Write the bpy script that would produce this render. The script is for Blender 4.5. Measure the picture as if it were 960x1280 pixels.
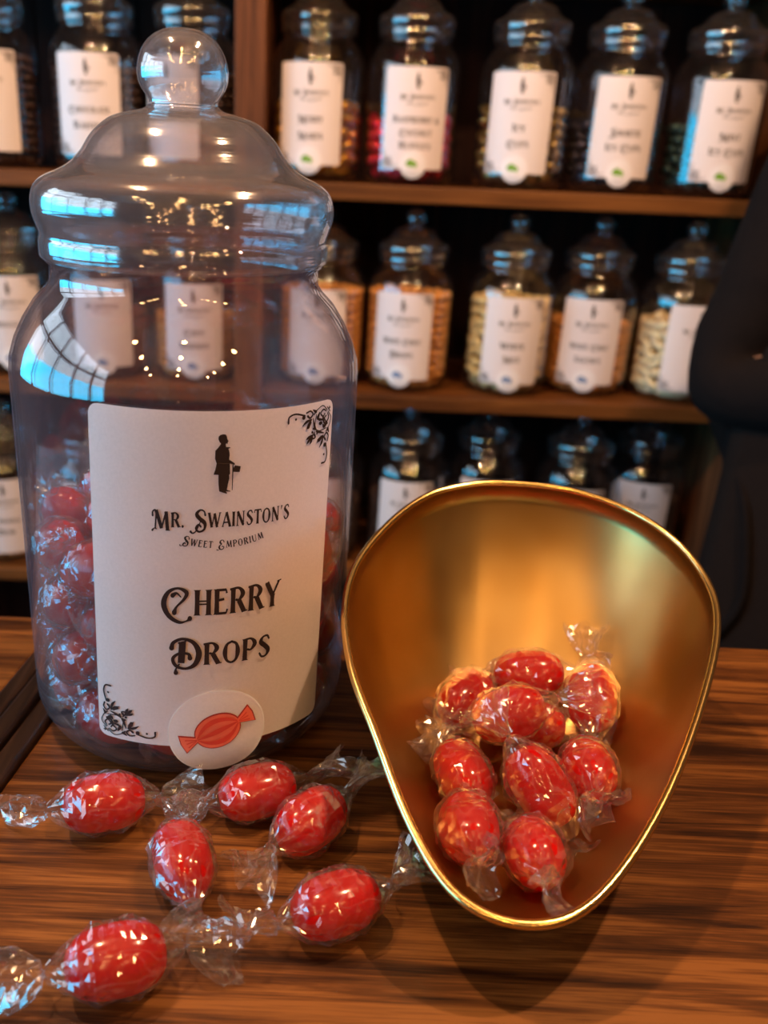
import bpy, bmesh, math, random
import numpy as np
from mathutils import Vector, Matrix, noise, Quaternion
from mathutils.bvhtree import BVHTree
from mathutils.geometry import tessellate_polygon

for o in list(bpy.data.objects):
    bpy.data.objects.remove(o)
SC = bpy.context.scene
COL = SC.collection
PI = math.pi
cos, sin = math.cos, math.sin

# ------------------------------------------------------------------ camera
FPX, CX, CY = 1100.0, 405.0, 640.0
PITCH, ROLL, EYE = math.radians(21.8), math.radians(2.5), 0.26
_F = Vector((0, cos(PITCH), -sin(PITCH)))
_R0 = Vector((1, 0, 0)); _U0 = Vector((0, sin(PITCH), cos(PITCH)))
_R = cos(ROLL) * _R0 + sin(ROLL) * _U0
_U = -sin(ROLL) * _R0 + cos(ROLL) * _U0
EYEP = Vector((0, 0, EYE))
cd = bpy.data.cameras.new('camera')
cam = bpy.data.objects.new('camera', cd); COL.objects.link(cam)
m = Matrix((_R, _U, -_F)).transposed().to_4x4(); m.translation = EYEP
cam.matrix_world = m
cd.sensor_fit = 'VERTICAL'; cd.sensor_height = 36.0; cd.sensor_width = 27.0
cd.lens = FPX / 1280 * 36
cd.shift_x = (480 - CX) / 1280
cd.clip_start = 0.01
cd.dof.use_dof = True; cd.dof.focus_distance = 0.355; cd.dof.aperture_fstop = 9.0
SC.camera = cam

def ray(px, py):
    return (_F * FPX + _R * (px - CX) - _U * (py - CY))
def on_z(px, py, z=0.0):
    d = ray(px, py); return EYEP + d * ((z - EYE) / d.z)
def on_y(px, py, y):
    d = ray(px, py); return EYEP + d * (y / d.y)

# ------------------------------------------------------------------ world and exposure
w = bpy.data.worlds.new('world'); SC.world = w; w.use_nodes = True
w.node_tree.nodes['Background'].inputs[0].default_value = (1.0, 0.72, 0.5, 1)
w.node_tree.nodes['Background'].inputs[1].default_value = 0.03
SC.view_settings.view_transform = 'Standard'; SC.view_settings.look = 'None'
SC.view_settings.exposure = 0.0; SC.view_settings.gamma = 1.0
SC.view_settings.use_curve_mapping = False
SC.cycles.max_bounces = 12; SC.cycles.transparent_max_bounces = 40
SC.cycles.glossy_bounces = 5; SC.cycles.diffuse_bounces = 4; SC.cycles.transmission_bounces = 8
SC.cycles.sample_clamp_indirect = 15.0
SC.cycles.caustics_reflective = True; SC.cycles.caustics_refractive = False

BULB_L, SPOT_L, WINDOW_L, SKY_L = 80.0, 4300.0, 11.0, 5.2      # radiance of ceiling bulbs, counter spots, window daylight

# ------------------------------------------------------------------ materials
def newmat(name):
    mt = bpy.data.materials.new(name); mt.use_nodes = True
    nt = mt.node_tree
    for n in list(nt.nodes):
        nt.nodes.remove(n)
    out = nt.nodes.new('ShaderNodeOutputMaterial')
    return mt, nt, out
def N(nt, typ, **kw):
    n = nt.nodes.new(typ)
    for k, v in kw.items():
        if k.startswith('i_'):
            n.inputs[k[2:].replace('_', ' ')].default_value = v
        else:
            setattr(n, k, v)
    return n
def ramp(nt, fac, stops):
    r = nt.nodes.new('ShaderNodeValToRGB'); nt.links.new(fac, r.inputs[0])
    el = r.color_ramp.elements
    while len(el) < len(stops): el.new(0.5)
    for e, (p, c) in zip(el, stops):
        e.position = p; e.color = (*c, 1)
    return r.outputs[0]
def plain(name, col, rough=0.5, metal=0.0, coat=0.0, sss=0.0, noise_amt=0.12, scale=40, spec=0.5, bump=0.0):
    mt, nt, out = newmat(name)
    b = N(nt, 'ShaderNodeBsdfPrincipled'); nt.links.new(b.outputs[0], out.inputs[0])
    tc = N(nt, 'ShaderNodeTexCoord')
    nz = N(nt, 'ShaderNodeTexNoise', i_Scale=scale, i_Detail=4.0); nt.links.new(tc.outputs['Object'], nz.inputs['Vector'])
    lo = tuple(c * (1 - noise_amt) for c in col); hi = tuple(min(1, c * (1 + noise_amt)) for c in col)
    nt.links.new(ramp(nt, nz.outputs[0], [(0.3, lo), (0.7, hi)]), b.inputs['Base Color'])
    b.inputs['Roughness'].default_value = rough; b.inputs['Metallic'].default_value = metal
    b.inputs['Coat Weight'].default_value = coat; b.inputs['Specular IOR Level'].default_value = spec
    if sss:
        b.inputs['Subsurface Weight'].default_value = sss
        b.inputs['Subsurface Radius'].default_value = (0.012, 0.002, 0.002); b.inputs['Subsurface Scale'].default_value = 1.0
    if bump:
        bp = N(nt, 'ShaderNodeBump', i_Strength=bump, i_Distance=0.001); nt.links.new(nz.outputs[0], bp.inputs['Height'])
        nt.links.new(bp.outputs[0], b.inputs['Normal'])
    return mt
def emit(name, col, L):
    mt, nt, out = newmat(name)
    e = N(nt, 'ShaderNodeEmission'); e.inputs[0].default_value = (*col, 1); e.inputs[1].default_value = L
    nt.links.new(e.outputs[0], out.inputs[0]); return mt
def wood(name, dark, mid, light, axis='X', scale=1.0, rough=0.38, coat=0.15):
    mt, nt, out = newmat(name)
    b = N(nt, 'ShaderNodeBsdfPrincipled'); nt.links.new(b.outputs[0], out.inputs[0])
    tc = N(nt, 'ShaderNodeTexCoord')
    mp = N(nt, 'ShaderNodeMapping'); nt.links.new(tc.outputs['Object'], mp.inputs[0])
    s = [22 * scale] * 3; s['XYZ'.index(axis)] = 1.3 * scale
    mp.inputs['Scale'].default_value = s
    n0 = N(nt, 'ShaderNodeTexNoise', i_Scale=1.6, i_Detail=2.0); nt.links.new(mp.outputs[0], n0.inputs['Vector'])
    n1 = N(nt, 'ShaderNodeTexNoise', i_Scale=2.6, i_Detail=6.0, i_Roughness=0.6, i_Distortion=0.9); nt.links.new(mp.outputs[0], n1.inputs['Vector'])
    mp2 = N(nt, 'ShaderNodeMapping'); nt.links.new(tc.outputs['Object'], mp2.inputs[0])
    s2 = [260 * scale] * 3; s2['XYZ'.index(axis)] = 7 * scale
    mp2.inputs['Scale'].default_value = s2
    n2 = N(nt, 'ShaderNodeTexNoise', i_Scale=2.0, i_Detail=3.0); nt.links.new(mp2.outputs[0], n2.inputs['Vector'])
    a = N(nt, 'ShaderNodeMath', operation='MULTIPLY_ADD'); nt.links.new(n2.outputs[0], a.inputs[0]); a.inputs[1].default_value = 0.35; nt.links.new(n1.outputs[0], a.inputs[2])
    a2 = N(nt, 'ShaderNodeMath', operation='MULTIPLY_ADD'); nt.links.new(n0.outputs[0], a2.inputs[0]); a2.inputs[1].default_value = 0.4; nt.links.new(a.outputs[0], a2.inputs[2])
    c = ramp(nt, a2.outputs[0], [(0.70, dark), (0.86, mid), (1.02, light)])
    nt.links.new(c, b.inputs['Base Color'])
    b.inputs['Roughness'].default_value = rough; b.inputs['Coat Weight'].default_value = coat; b.inputs['Coat Roughness'].default_value = 0.3; b.inputs['Specular IOR Level'].default_value = 0.2
    bp = N(nt, 'ShaderNodeBump', i_Strength=0.25, i_Distance=0.0006); nt.links.new(a.outputs[0], bp.inputs['Height'])
    nt.links.new(bp.outputs[0], b.inputs['Normal'])
    return mt
def thin_clear(name, tint=(0.97, 0.97, 0.98), ior=1.5, rough=0.03, haze=0.03, bump=0.0, bscale=60, boost=1.0, hazecol=(0.9, 0.9, 0.95), ntype='FBM', cap=0.6, zs=1.0, crease=0.0):
    """Thin clear plastic sheet: straight-through transmission plus Fresnel reflection and a little haze."""
    mt, nt, out = newmat(name)
    tr = N(nt, 'ShaderNodeBsdfTransparent'); tr.inputs[0].default_value = (*tint, 1)
    gl = N(nt, 'ShaderNodeBsdfGlossy'); gl.inputs['Roughness'].default_value = rough
    lw = N(nt, 'ShaderNodeLayerWeight'); lw.inputs[0].default_value = 0.5
    pw = N(nt, 'ShaderNodeMath', operation='POWER'); nt.links.new(lw.outputs['Facing'], pw.inputs[0]); pw.inputs[1].default_value = 5.0
    f0 = ((ior - 1) / (ior + 1)) ** 2
    fr = N(nt, 'ShaderNodeMath', operation='MULTIPLY_ADD'); nt.links.new(pw.outputs[0], fr.inputs[0]); fr.inputs[1].default_value = 1 - f0; fr.inputs[2].default_value = f0
    df = N(nt, 'ShaderNodeBsdfDiffuse'); df.inputs[0].default_value = (*hazecol, 1)
    tl = N(nt, 'ShaderNodeBsdfTranslucent'); tl.inputs[0].default_value = (*hazecol, 1)
    m0 = N(nt, 'ShaderNodeMixShader'); m0.inputs[0].default_value = 0.5; nt.links.new(df.outputs[0], m0.inputs[1]); nt.links.new(tl.outputs[0], m0.inputs[2])
    tc = N(nt, 'ShaderNodeTexCoord')
    nz = N(nt, 'ShaderNodeTexNoise', i_Scale=bscale, i_Detail=3.0); nz.noise_type = ntype
    mp = N(nt, 'ShaderNodeMapping'); mp.inputs['Scale'].default_value = (1, 1, zs); nt.links.new(tc.outputs['Object'], mp.inputs[0]); nt.links.new(mp.outputs[0], nz.inputs['Vector'])
    m1 = N(nt, 'ShaderNodeMixShader')
    # haze grows with path length; this also paints in the bright refracted rims
    cs_ = N(nt, 'ShaderNodeMath', operation='SUBTRACT'); cs_.inputs[0].default_value = 1.08; nt.links.new(lw.outputs['Facing'], cs_.inputs[1])
    hz = N(nt, 'ShaderNodeMath', operation='DIVIDE', use_clamp=True); hz.inputs[0].default_value = haze; nt.links.new(cs_.outputs[0], hz.inputs[1])
    nt.links.new(hz.outputs[0], m1.inputs[0])
    if crease:      # sharp folds in the film scatter white
        n3 = N(nt, 'ShaderNodeTexNoise', i_Scale=95.0, i_Detail=1.5, i_Distortion=0.6); mq = N(nt, 'ShaderNodeMapping'); mq.inputs['Scale'].default_value = (0.4, 1.3, 1.3); nt.links.new(tc.outputs['Object'], mq.inputs[0]); nt.links.new(mq.outputs[0], n3.inputs['Vector'])
        cr = ramp(nt, n3.outputs[0], [(0.455, (0, 0, 0)), (0.485, (1, 1, 1)), (0.515, (0, 0, 0))])
        ad = N(nt, 'ShaderNodeMath', operation='MULTIPLY_ADD', use_clamp=True); nt.links.new(cr, ad.inputs[0]); ad.inputs[1].default_value = crease; nt.links.new(hz.outputs[0], ad.inputs[2])
        nt.links.new(ad.outputs[0], m1.inputs[0])
    nt.links.new(tr.outputs[0], m1.inputs[1]); nt.links.new(m0.outputs[0], m1.inputs[2])
    bo = N(nt, 'ShaderNodeMath', operation='MULTIPLY', use_clamp=True); nt.links.new(fr.outputs[0], bo.inputs[0]); bo.inputs[1].default_value = boost
    mn = N(nt, 'ShaderNodeMath', operation='MINIMUM'); nt.links.new(bo.outputs[0], mn.inputs[0]); mn.inputs[1].default_value = cap
    m2 = N(nt, 'ShaderNodeMixShader'); nt.links.new(mn.outputs[0], m2.inputs[0])
    nt.links.new(m1.outputs[0], m2.inputs[1]); nt.links.new(gl.outputs[0], m2.inputs[2])
    nt.links.new(m2.outputs[0], out.inputs[0])
    if bump:
        bp = N(nt, 'ShaderNodeBump', i_Strength=bump, i_Distance=0.002); nt.links.new(nz.outputs[0], bp.inputs['Height'])
        nt.links.new(bp.outputs[0], gl.inputs['Normal']); nt.links.new(bp.outputs[0], lw.inputs['Normal'])
    return mt
def paper(name, col, trans):
    mt, nt, out = newmat(name)
    tc = N(nt, 'ShaderNodeTexCoord')
    nz = N(nt, 'ShaderNodeTexNoise', i_Scale=900.0, i_Detail=2.0); nt.links.new(tc.outputs['Object'], nz.inputs['Vector'])
    c = ramp(nt, nz.outputs[0], [(0.3, tuple(x * 0.95 for x in col)), (0.7, col)])
    b = N(nt, 'ShaderNodeBsdfPrincipled'); b.inputs['Roughness'].default_value = 0.45; nt.links.new(c, b.inputs['Base Color'])
    t = N(nt, 'ShaderNodeBsdfTranslucent'); nt.links.new(c, t.inputs[0])
    mx = N(nt, 'ShaderNodeMixShader'); mx.inputs[0].default_value = trans
    nt.links.new(b.outputs[0], mx.inputs[1]); nt.links.new(t.outputs[0], mx.inputs[2]); nt.links.new(mx.outputs[0], out.inputs[0])
    return mt
def brass_mat():
    mt, nt, out = newmat('aged_brass')
    b = N(nt, 'ShaderNodeBsdfPrincipled'); nt.links.new(b.outputs[0], out.inputs[0])
    tc = N(nt, 'ShaderNodeTexCoord')
    n1 = N(nt, 'ShaderNodeTexNoise', i_Scale=16.0, i_Detail=2.0, i_Roughness=0.5); nt.links.new(tc.outputs['Object'], n1.inputs['Vector'])
    n2 = N(nt, 'ShaderNodeTexNoise', i_Scale=300.0, i_Detail=4.0); nt.links.new(tc.outputs['Object'], n2.inputs['Vector'])
    nt.links.new(ramp(nt, n1.outputs[0], [(0.25, (0.33, 0.165, 0.038)), (0.5, (0.45, 0.26, 0.08)), (0.75, (0.56, 0.37, 0.15))]), b.inputs['Base Color'])
    b.inputs['Metallic'].default_value = 1.0
    a = N(nt, 'ShaderNodeMath', operation='MULTIPLY_ADD'); nt.links.new(n1.outputs[0], a.inputs[0]); a.inputs[1].default_value = 0.10
    a.inputs[2].default_value = 0.28; nt.links.new(a.outputs[0], b.inputs['Roughness'])
    bp = N(nt, 'ShaderNodeBump', i_Strength=0.08, i_Distance=0.0006); nt.links.new(n2.outputs[0], bp.inputs['Height']); nt.links.new(bp.outputs[0], b.inputs['Normal'])
    return mt
def candy_mat():
    mt, nt, out = newmat('cherry_boiled_sugar')
    b = N(nt, 'ShaderNodeBsdfPrincipled')
    tc = N(nt, 'ShaderNodeTexCoord')
    nz = N(nt, 'ShaderNodeTexNoise', i_Scale=55.0, i_Detail=3.0); nt.links.new(tc.outputs['Object'], nz.inputs['Vector'])
    nt.links.new(ramp(nt, nz.outputs[0], [(0.3, (0.34, 0.002, 0.002)), (0.7, (0.50, 0.005, 0.004))]), b.inputs['Base Color'])
    b.inputs['Roughness'].default_value = 0.16; b.inputs['Coat Weight'].default_value = 0.3
    t = N(nt, 'ShaderNodeBsdfTranslucent'); t.inputs[0].default_value = (1.0, 0.05, 0.02, 1)
    mx = N(nt, 'ShaderNodeMixShader'); mx.inputs[0].default_value = 0.26
    nt.links.new(b.outputs[0], mx.inputs[1]); nt.links.new(t.outputs[0], mx.inputs[2]); nt.links.new(mx.outputs[0], out.inputs[0])
    return mt

M = {}
M['clear'] = thin_clear('clear_plastic', (0.95, 0.935, 0.95), 1.5, 0.02, 0.012, 0.04, 25, 1.5, (0.82, 0.78, 0.95), cap=0.5)
M['clear_lid'] = thin_clear('clear_plastic_lid', (0.95, 0.94, 0.955), 1.6, 0.10, 0.030, 0.25, 9, 2.6, (0.86, 0.88, 1.0), cap=0.6, zs=22)  # milky blue-white haze paints in the lid's broad pale reflections
M['lid_far'] = thin_clear('clear_plastic_shelf_lid', (0.95, 0.94, 0.95), 1.6, 0.05, 0.010, 0.0, 25, 2.0, (0.85, 0.78, 0.75))
M['clear_far'] = thin_clear('clear_plastic_shelf', (0.95, 0.94, 0.95), 1.5, 0.04, 0.0025, 0.0, 25, 1.4, (0.8, 0.72, 0.7))
M['cello'] = thin_clear('cellophane', (0.985, 0.975, 0.98), 1.6, 0.07, 0.015, 0.4, 90, 2.2, (0.97, 0.93, 0.95), 'RIDGED_MULTIFRACTAL', 0.7, crease=0.08)
M['glasspane'] = thin_clear('window_glass', (0.95, 0.97, 0.98), 1.5, 0.01, 0.0)
M['paper'] = paper('label_paper', (0.93, 0.83, 0.84), 0.28)
M['sticker'] = paper('sticker_film', (0.97, 0.92, 0.94), 0.3)
M['ink'] = plain('black_ink', (0.022, 0.012, 0.012), 0.5)
M['ink_soft'] = plain('soft_black_ink', (0.06, 0.045, 0.045), 0.6)
M['red_ink'] = plain('red_ink', (0.70, 0.055, 0.03), 0.5); M['pink_ink'] = plain('pale_red_ink', (0.86, 0.16, 0.09), 0.5)
M['dkred_ink'] = plain('dark_red_ink', (0.42, 0.02, 0.015), 0.5)
M['green_ink'] = plain('green_ink', (0.16, 0.34, 0.03), 0.5); M['blue_ink'] = plain('blue_ink', (0.16, 0.24, 0.42), 0.5)
M['sticker_edge'] = plain('sticker_edge', (0.95, 0.93, 0.93), 0.25)
M['top'] = wood('counter_wood', (0.018, 0.0048, 0.001), (0.078, 0.0255, 0.0055), (0.17, 0.064, 0.015), 'X', 2.1, 0.42, 0.0)
M['strip'] = wood('dark_moulding_wood', (0.008, 0.004, 0.003), (0.022, 0.011, 0.007), (0.05, 0.025, 0.015), 'Y', 1.0, 0.3, 0.4)
M['shelf'] = wood('shelf_wood', (0.05, 0.014, 0.0026), (0.11, 0.036, 0.007), (0.17, 0.06, 0.013), 'X', 0.6, 0.55, 0.0)
M['post'] = wood('upright_wood', (0.045, 0.013, 0.005), (0.10, 0.032, 0.011), (0.15, 0.052, 0.018), 'Z', 0.6, 0.6, 0.0)
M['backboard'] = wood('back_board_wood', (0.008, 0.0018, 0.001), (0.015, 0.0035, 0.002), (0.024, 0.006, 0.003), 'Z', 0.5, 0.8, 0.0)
M['brass'] = brass_mat(); M['candy'] = candy_mat()
M['brass_rim'] = plain('polished_brass', (0.83, 0.56, 0.20), 0.2, 1.0, noise_amt=0.08)
M['wall'] = plain('dark_wall_paint', (0.06, 0.035, 0.028), 0.8, noise_amt=0.1, scale=6)
M['wallpale'] = plain('cream_wall_paint', (0.10, 0.06, 0.04), 0.8, noise_amt=0.08, scale=6)
M['ceil'] = plain('ceiling_paint', (0.07, 0.045, 0.03), 0.9, noise_amt=0.06, scale=5)
M['floor'] = wood('floor_boards', (0.03, 0.012, 0.006), (0.08, 0.035, 0.016), (0.12, 0.06, 0.03), 'X', 0.3, 0.5, 0.1)
M['frame'] = plain('window_frame_paint', (0.05, 0.05, 0.06), 0.5)
M['bulb'] = emit('lit_filament_bulb', (1.0, 0.55, 0.2), BULB_L)
M['spot'] = emit('lit_spot_bulb', (1.0, 0.60, 0.32), SPOT_L)
M['daylight'] = emit('daylit_street', (0.05, 0.60, 1.0), WINDOW_L)
M['sky'] = emit('pale_sky', (0.72, 0.86, 1.0), SKY_L)
M['metal_dark'] = plain('dark_metal', (0.03, 0.025, 0.02), 0.4, 1.0)
M['cloth'] = plain('black_cloth', (0.006, 0.004, 0.004), 0.95, scale=120, bump=0.3, spec=0.1)
M['apron'] = plain('black_apron_cloth', (0.010, 0.006, 0.005), 0.95, scale=160, bump=0.3, spec=0.1)
M['skin'] = plain('skin', (0.55, 0.32, 0.23), 0.5, noise_amt=0.06)
M['hair'] = plain('dark_brown_hair', (0.03, 0.016, 0.01), 0.55, noise_amt=0.3, scale=60)
M['shoe'] = plain('black_leather', (0.015, 0.012, 0.012), 0.35)
M['eye'] = plain('eye_dark', (0.02, 0.015, 0.012), 0.2)
M['lip'] = plain('lips', (0.45, 0.16, 0.13), 0.45)

# ------------------------------------------------------------------ helpers
def tag(o, label=None, cat=None, group=None, kind=None):
    if label: o['label'] = label
    if cat: o['category'] = cat
    if group: o['group'] = group
    if kind: o['kind'] = kind
    return o
def empty(name, loc=(0, 0, 0), rz=0.0):
    o = bpy.data.objects.new(name, None); COL.objects.link(o); o.location = loc; o.rotation_euler = (0, 0, rz)
    o.empty_display_size = 0.02; return o
def mdata(name, V, Fc, mats, smooth=True, midx=None):
    me = bpy.data.meshes.new(name); me.from_pydata([tuple(v) for v in V], [], Fc)
    for mt in (mats if isinstance(mats, (list, tuple)) else [mats]): me.materials.append(mt)
    if smooth: me.polygons.foreach_set('use_smooth', [True] * len(me.polygons))
    if midx: me.polygons.foreach_set('material_index', midx)
    me.update(); return me
def obj(name, me, parent=None, loc=None):
    o = bpy.data.objects.new(name, me); COL.objects.link(o)
    if parent: o.parent = parent
    if loc is not None: o.location = loc
    return o
def copy_tree(o, parent=None):
    c = o.copy(); COL.objects.link(c)
    if parent: c.parent = parent
    for ch in o.children: copy_tree(ch, c)
    return c
def lathe(profile, segs=64, close=False):
    V, Fc = [], []
    n = len(profile)
    for r, z in profile:
        for k in range(segs):
            a = 2 * PI * k / segs; V.append((r * cos(a), r * sin(a), z))
    rng = n if close else n - 1
    for i in range(rng):
        for k in range(segs):
            a, b = i * segs, ((i + 1) % n) * segs
            Fc.append((a + k, a + (k + 1) % segs, b + (k + 1) % segs, b + k))
    return V, Fc
def box(name, x0, x1, y0, y1, z0, z1, mat, parent=None, bev=0.002, segs=2):
    bm = bmesh.new(); bmesh.ops.create_cube(bm, size=1)
    for v in bm.verts:
        v.co = Vector(((x0 + x1) / 2 + v.co.x * (x1 - x0), (y0 + y1) / 2 + v.co.y * (y1 - y0), (z0 + z1) / 2 + v.co.z * (z1 - z0)))
    if bev: bmesh.ops.bevel(bm, geom=bm.edges[:], offset=bev, segments=segs, affect='EDGES', profile=0.5)
    me = bpy.data.meshes.new(name); bm.to_mesh(me); bm.free(); me.materials.append(mat)
    return obj(name, me, parent)
def tube(path, radii, segs=10, closed=False, cap=True):
    V, Fc = [], []; n = len(path)
    P = [Vector(p) for p in path]
    nrm = None
    for i in range(n):
        a = P[(i - 1) % n] if (closed or i > 0) else P[i]; b = P[(i + 1) % n] if (closed or i < n - 1) else P[i]
        t = (b - a).normalized()
        if nrm is None:
            nrm = t.orthogonal().normalized()
        nrm = (nrm - t * nrm.dot(t)).normalized(); bn = t.cross(nrm)
        r = radii[i] if isinstance(radii, (list, tuple)) else radii
        for k in range(segs):
            q = 2 * PI * k / segs; V.append(P[i] + nrm * (r * cos(q)) + bn * (r * sin(q)))
    for i in range(n if closed else n - 1):
        a, b = i * segs, ((i + 1) % n) * segs
        for k in range(segs): Fc.append((a + k, a + (k + 1) % segs, b + (k + 1) % segs, b + k))
    if cap and not closed:
        Fc.append(tuple(range(segs))[::-1]); Fc.append(tuple((n - 1) * segs + k for k in range(segs)))
    return V, Fc
def catmull(pts, sub=6, closed=False):
    P = [np.array(p, float) for p in pts]; out = []; n = len(P)
    for i in range(n if closed else n - 1):
        p0 = P[(i - 1) % n] if closed or i > 0 else 2 * P[0] - P[1]
        p1, p2 = P[i], P[(i + 1) % n]
        p3 = P[(i + 2) % n] if closed or i + 2 < n else 2 * P[-1] - P[-2]
        for k in range(sub):
            t = k / sub
            out.append(0.5 * ((2 * p1) + (p2 - p0) * t + (2 * p0 - 5 * p1 + 4 * p2 - p3) * t * t + (3 * p1 - p0 - 3 * p2 + p3) * t ** 3))
    if not closed: out.append(P[-1])
    return out

# ------------------------------------------------------------------ 2-D drawing: strokes, letters, emblem
class Ink:
    def __init__(s): s.V = []; s.F = []
    def ribbon(s, pts, capped=False):
        n = len(pts); base = len(s.V)
        for i in range(n):
            a = np.array(pts[max(i - 1, 0)][:2]); b = np.array(pts[min(i + 1, n - 1)][:2])
            d = b - a; L = np.hypot(*d) or 1.0; nx, ny = -d[1] / L, d[0] / L
            x, y, wd = pts[i]; s.V.append((x + nx * wd / 2, y + ny * wd / 2)); s.V.append((x - nx * wd / 2, y - ny * wd / 2))
        for i in range(n - 1):
            k = base + 2 * i; s.F.append((k, k + 1, k + 3, k + 2))
        if capped:
            for e in (0, -1): s.disc(pts[e][0], pts[e][1], pts[e][2] / 2)
    def disc(s, x, y, r, ry=None, n=10, rot=0.0):
        ry = ry or r; b = len(s.V)
        for k in range(n):
            a = 2 * PI * k / n; u, v = r * cos(a), ry * sin(a)
            s.V.append((x + u * cos(rot) - v * sin(rot), y + u * sin(rot) + v * cos(rot)))
        s.F.append(tuple(range(b, b + n)))
    def poly(s, pts):
        b = len(s.V); s.V += [tuple(p) for p in pts]
        for t in tessellate_polygon([[Vector((p[0], p[1], 0)) for p in pts]]): s.F.append(tuple(b + i for i in t))
    def curve(s, pts, sub=5, capped=True): s.ribbon([tuple(p) for p in catmull(pts, sub)], capped)
    def line(s, a, b, n=3):
        a, b = np.array(a, float), np.array(b, float)
        s.ribbon([tuple(a + (b - a) * k / n) for k in range(n + 1)])
    def add(s, other, x=0, y=0, sc=1.0, rot=0.0):
        b = len(s.V); c, q = cos(rot), sin(rot)
        for u, v in other.V:
            u, v = u * sc, v * sc; s.V.append((x + u * c - v * q, y + u * q + v * c))
        s.F += [tuple(b + i for i in f) for f in other.F]

T, t_ = 0.215, 0.10
def _st(I, x, y0=0.0, y1=1.0, wd=T):
    I.ribbon([(x, y0, wd * 1.5), (x, y0 + 0.05, wd * 1.05), (x, (y0 + y1) / 2, wd * 0.92), (x, y1 - 0.05, wd * 1.05), (x, y1, wd * 1.5)])
def glyphs():
    G = {}
    def g(ch, adv):
        I = Ink(); G[ch] = (adv, I); return I
    I = g('a', .80); I.line((.06, 0, t_), (.38, 1, t_)); I.line((.38, 1, T), (.72, 0, T)); I.line((.16, .3, t_), (.58, .3, t_)); I.line((-.02, .02, .05), (.16, .02, .05)); I.line((.58, .02, .05), (.84, .02, .05))
    I = g('b', .74); _st(I, .13); I.curve([(.13, .97, t_), (.42, .96, t_), (.56, .77, T), (.42, .56, t_), (.13, .54, t_)]); I.curve([(.13, .54, t_), (.46, .54, t_), (.63, .28, T), (.46, .03, t_), (.13, .03, t_)])
    I = g('c', .76); I.curve([(.68, .78, T), (.52, .97, t_), (.28, .9, .13), (.1, .5, T), (.28, .1, .13), (.52, .03, t_), (.7, .18, t_)])
    I = g('d', .84); _st(I, .13); I.curve([(.13, .97, t_), (.42, .95, .11), (.72, .5, T), (.42, .05, .11), (.13, .03, t_)])
    I = g('e', .66); _st(I, .13); I.line((.1, .96, t_), (.54, .96, t_)); I.line((.54, .98, .05), (.57, .82, .09)); I.line((.1, .55, t_), (.46, .6, t_)); I.line((.1, .04, t_), (.56, .04, t_)); I.line((.56, .02, .05), (.61, .2, .09))
    I = g('f', .62); _st(I, .13); I.line((.1, .96, t_), (.54, .96, t_)); I.line((.54, .98, .05), (.57, .8, .09)); I.line((.1, .52, t_), (.44, .55, t_))
    I = g('h', .80); _st(I, .13); _st(I, .64); I.line((.1, .56, .06), (.66, .56, .06)); I.line((.1, .44, .06), (.66, .44, .06))
    I = g('i', .30); _st(I, .14)
    I = g('j', .42); _st(I, .22, .15, 1); I.curve([(.22, .2, T), (.16, .0, .1), (.02, -.04, .1)])
    I = g('z', .68); I.line((.06, .96, t_), (.58, .96, t_)); I.line((.56, .96, T), (.1, .04, T)); I.line((.06, .04, t_), (.62, .04, t_))
    I = g('k', .76); _st(I, .13); I.line((.15, .45, t_), (.6, 1, t_)); I.line((.3, .58, T), (.68, 0, T))
    I = g('l', .60); _st(I, .13); I.line((.1, .04, t_), (.52, .04, t_)); I.line((.52, .02, .05), (.56, .22, .09))
    I = g('m', 1.0); I.line((.08, 0, t_), (.2, 1, t_)); I.line((.2, 1, T), (.5, .08, T)); I.line((.5, .08, t_), (.78, 1, t_)); I.line((.78, 1, T), (.88, 0, T)); I.line((0, .02, .05), (.2, .02, .05)); I.line((.76, .02, .05), (1., .02, .05))
    I = g('n', .84); I.line((.12, 0, t_), (.12, 1, t_)); I.line((.12, .98, T), (.66, .04, T)); I.line((.66, 0, t_), (.66, 1, t_)); I.line((.02, .02, .05), (.24, .02, .05)); I.line((.55, .98, .05), (.77, .98, .05))
    I = g('o', .84); I.curve([(.4, .98, t_), (.18, .85, .13), (.1, .5, T), (.18, .15, .13), (.4, .02, t_), (.62, .15, .13), (.7, .5, T), (.62, .85, .13), (.4, .98, t_)])
    I = g('p', .70); _st(I, .13); I.curve([(.05, .95, t_), (.4, .98, t_), (.6, .74, T), (.42, .48, t_), (.25, .5, t_)])
    I = g('r', .78); _st(I, .13); I.curve([(.02, .95, t_), (.38, .98, t_), (.58, .76, T), (.42, .52, t_), (.28, .52, t_)]); I.line((.4, .5, T), (.66, .03, T)); I.line((.58, .02, .06), (.82, .06, .05))
    I = g('s', .66); I.curve([(.54, .82, .09), (.44, .97, t_), (.22, .93, .1), (.13, .72, T), (.34, .52, T), (.52, .3, T), (.42, .06, .1), (.2, .03, t_), (.08, .2, .1)])
    I = g('t', .70); _st(I, .33); I.line((.02, .96, t_), (.64, .96, t_)); I.line((.03, .98, .05), (.0, .78, .09)); I.line((.63, .98, .05), (.66, .78, .09))
    I = g('u', .84); I.curve([(.12, 1, T), (.12, .4, T), (.22, .08, .13), (.42, .02, t_), (.6, .1, t_), (.68, .4, t_), (.68, 1, t_)], capped=False); I.line((0, .98, .05), (.26, .98, .05)); I.line((.56, .98, .05), (.8, .98, .05))
    I = g('w', 1.1); I.line((.05, 1, T), (.3, 0, T)); I.line((.3, 0, t_), (.52, .95, t_)); I.line((.52, .95, T), (.76, 0, T)); I.line((.76, 0, t_), (1., 1, t_)); I.line((-.06, .98, .05), (.18, .98, .05)); I.line((.9, .98, .05), (1.1, .98, .05))
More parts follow.
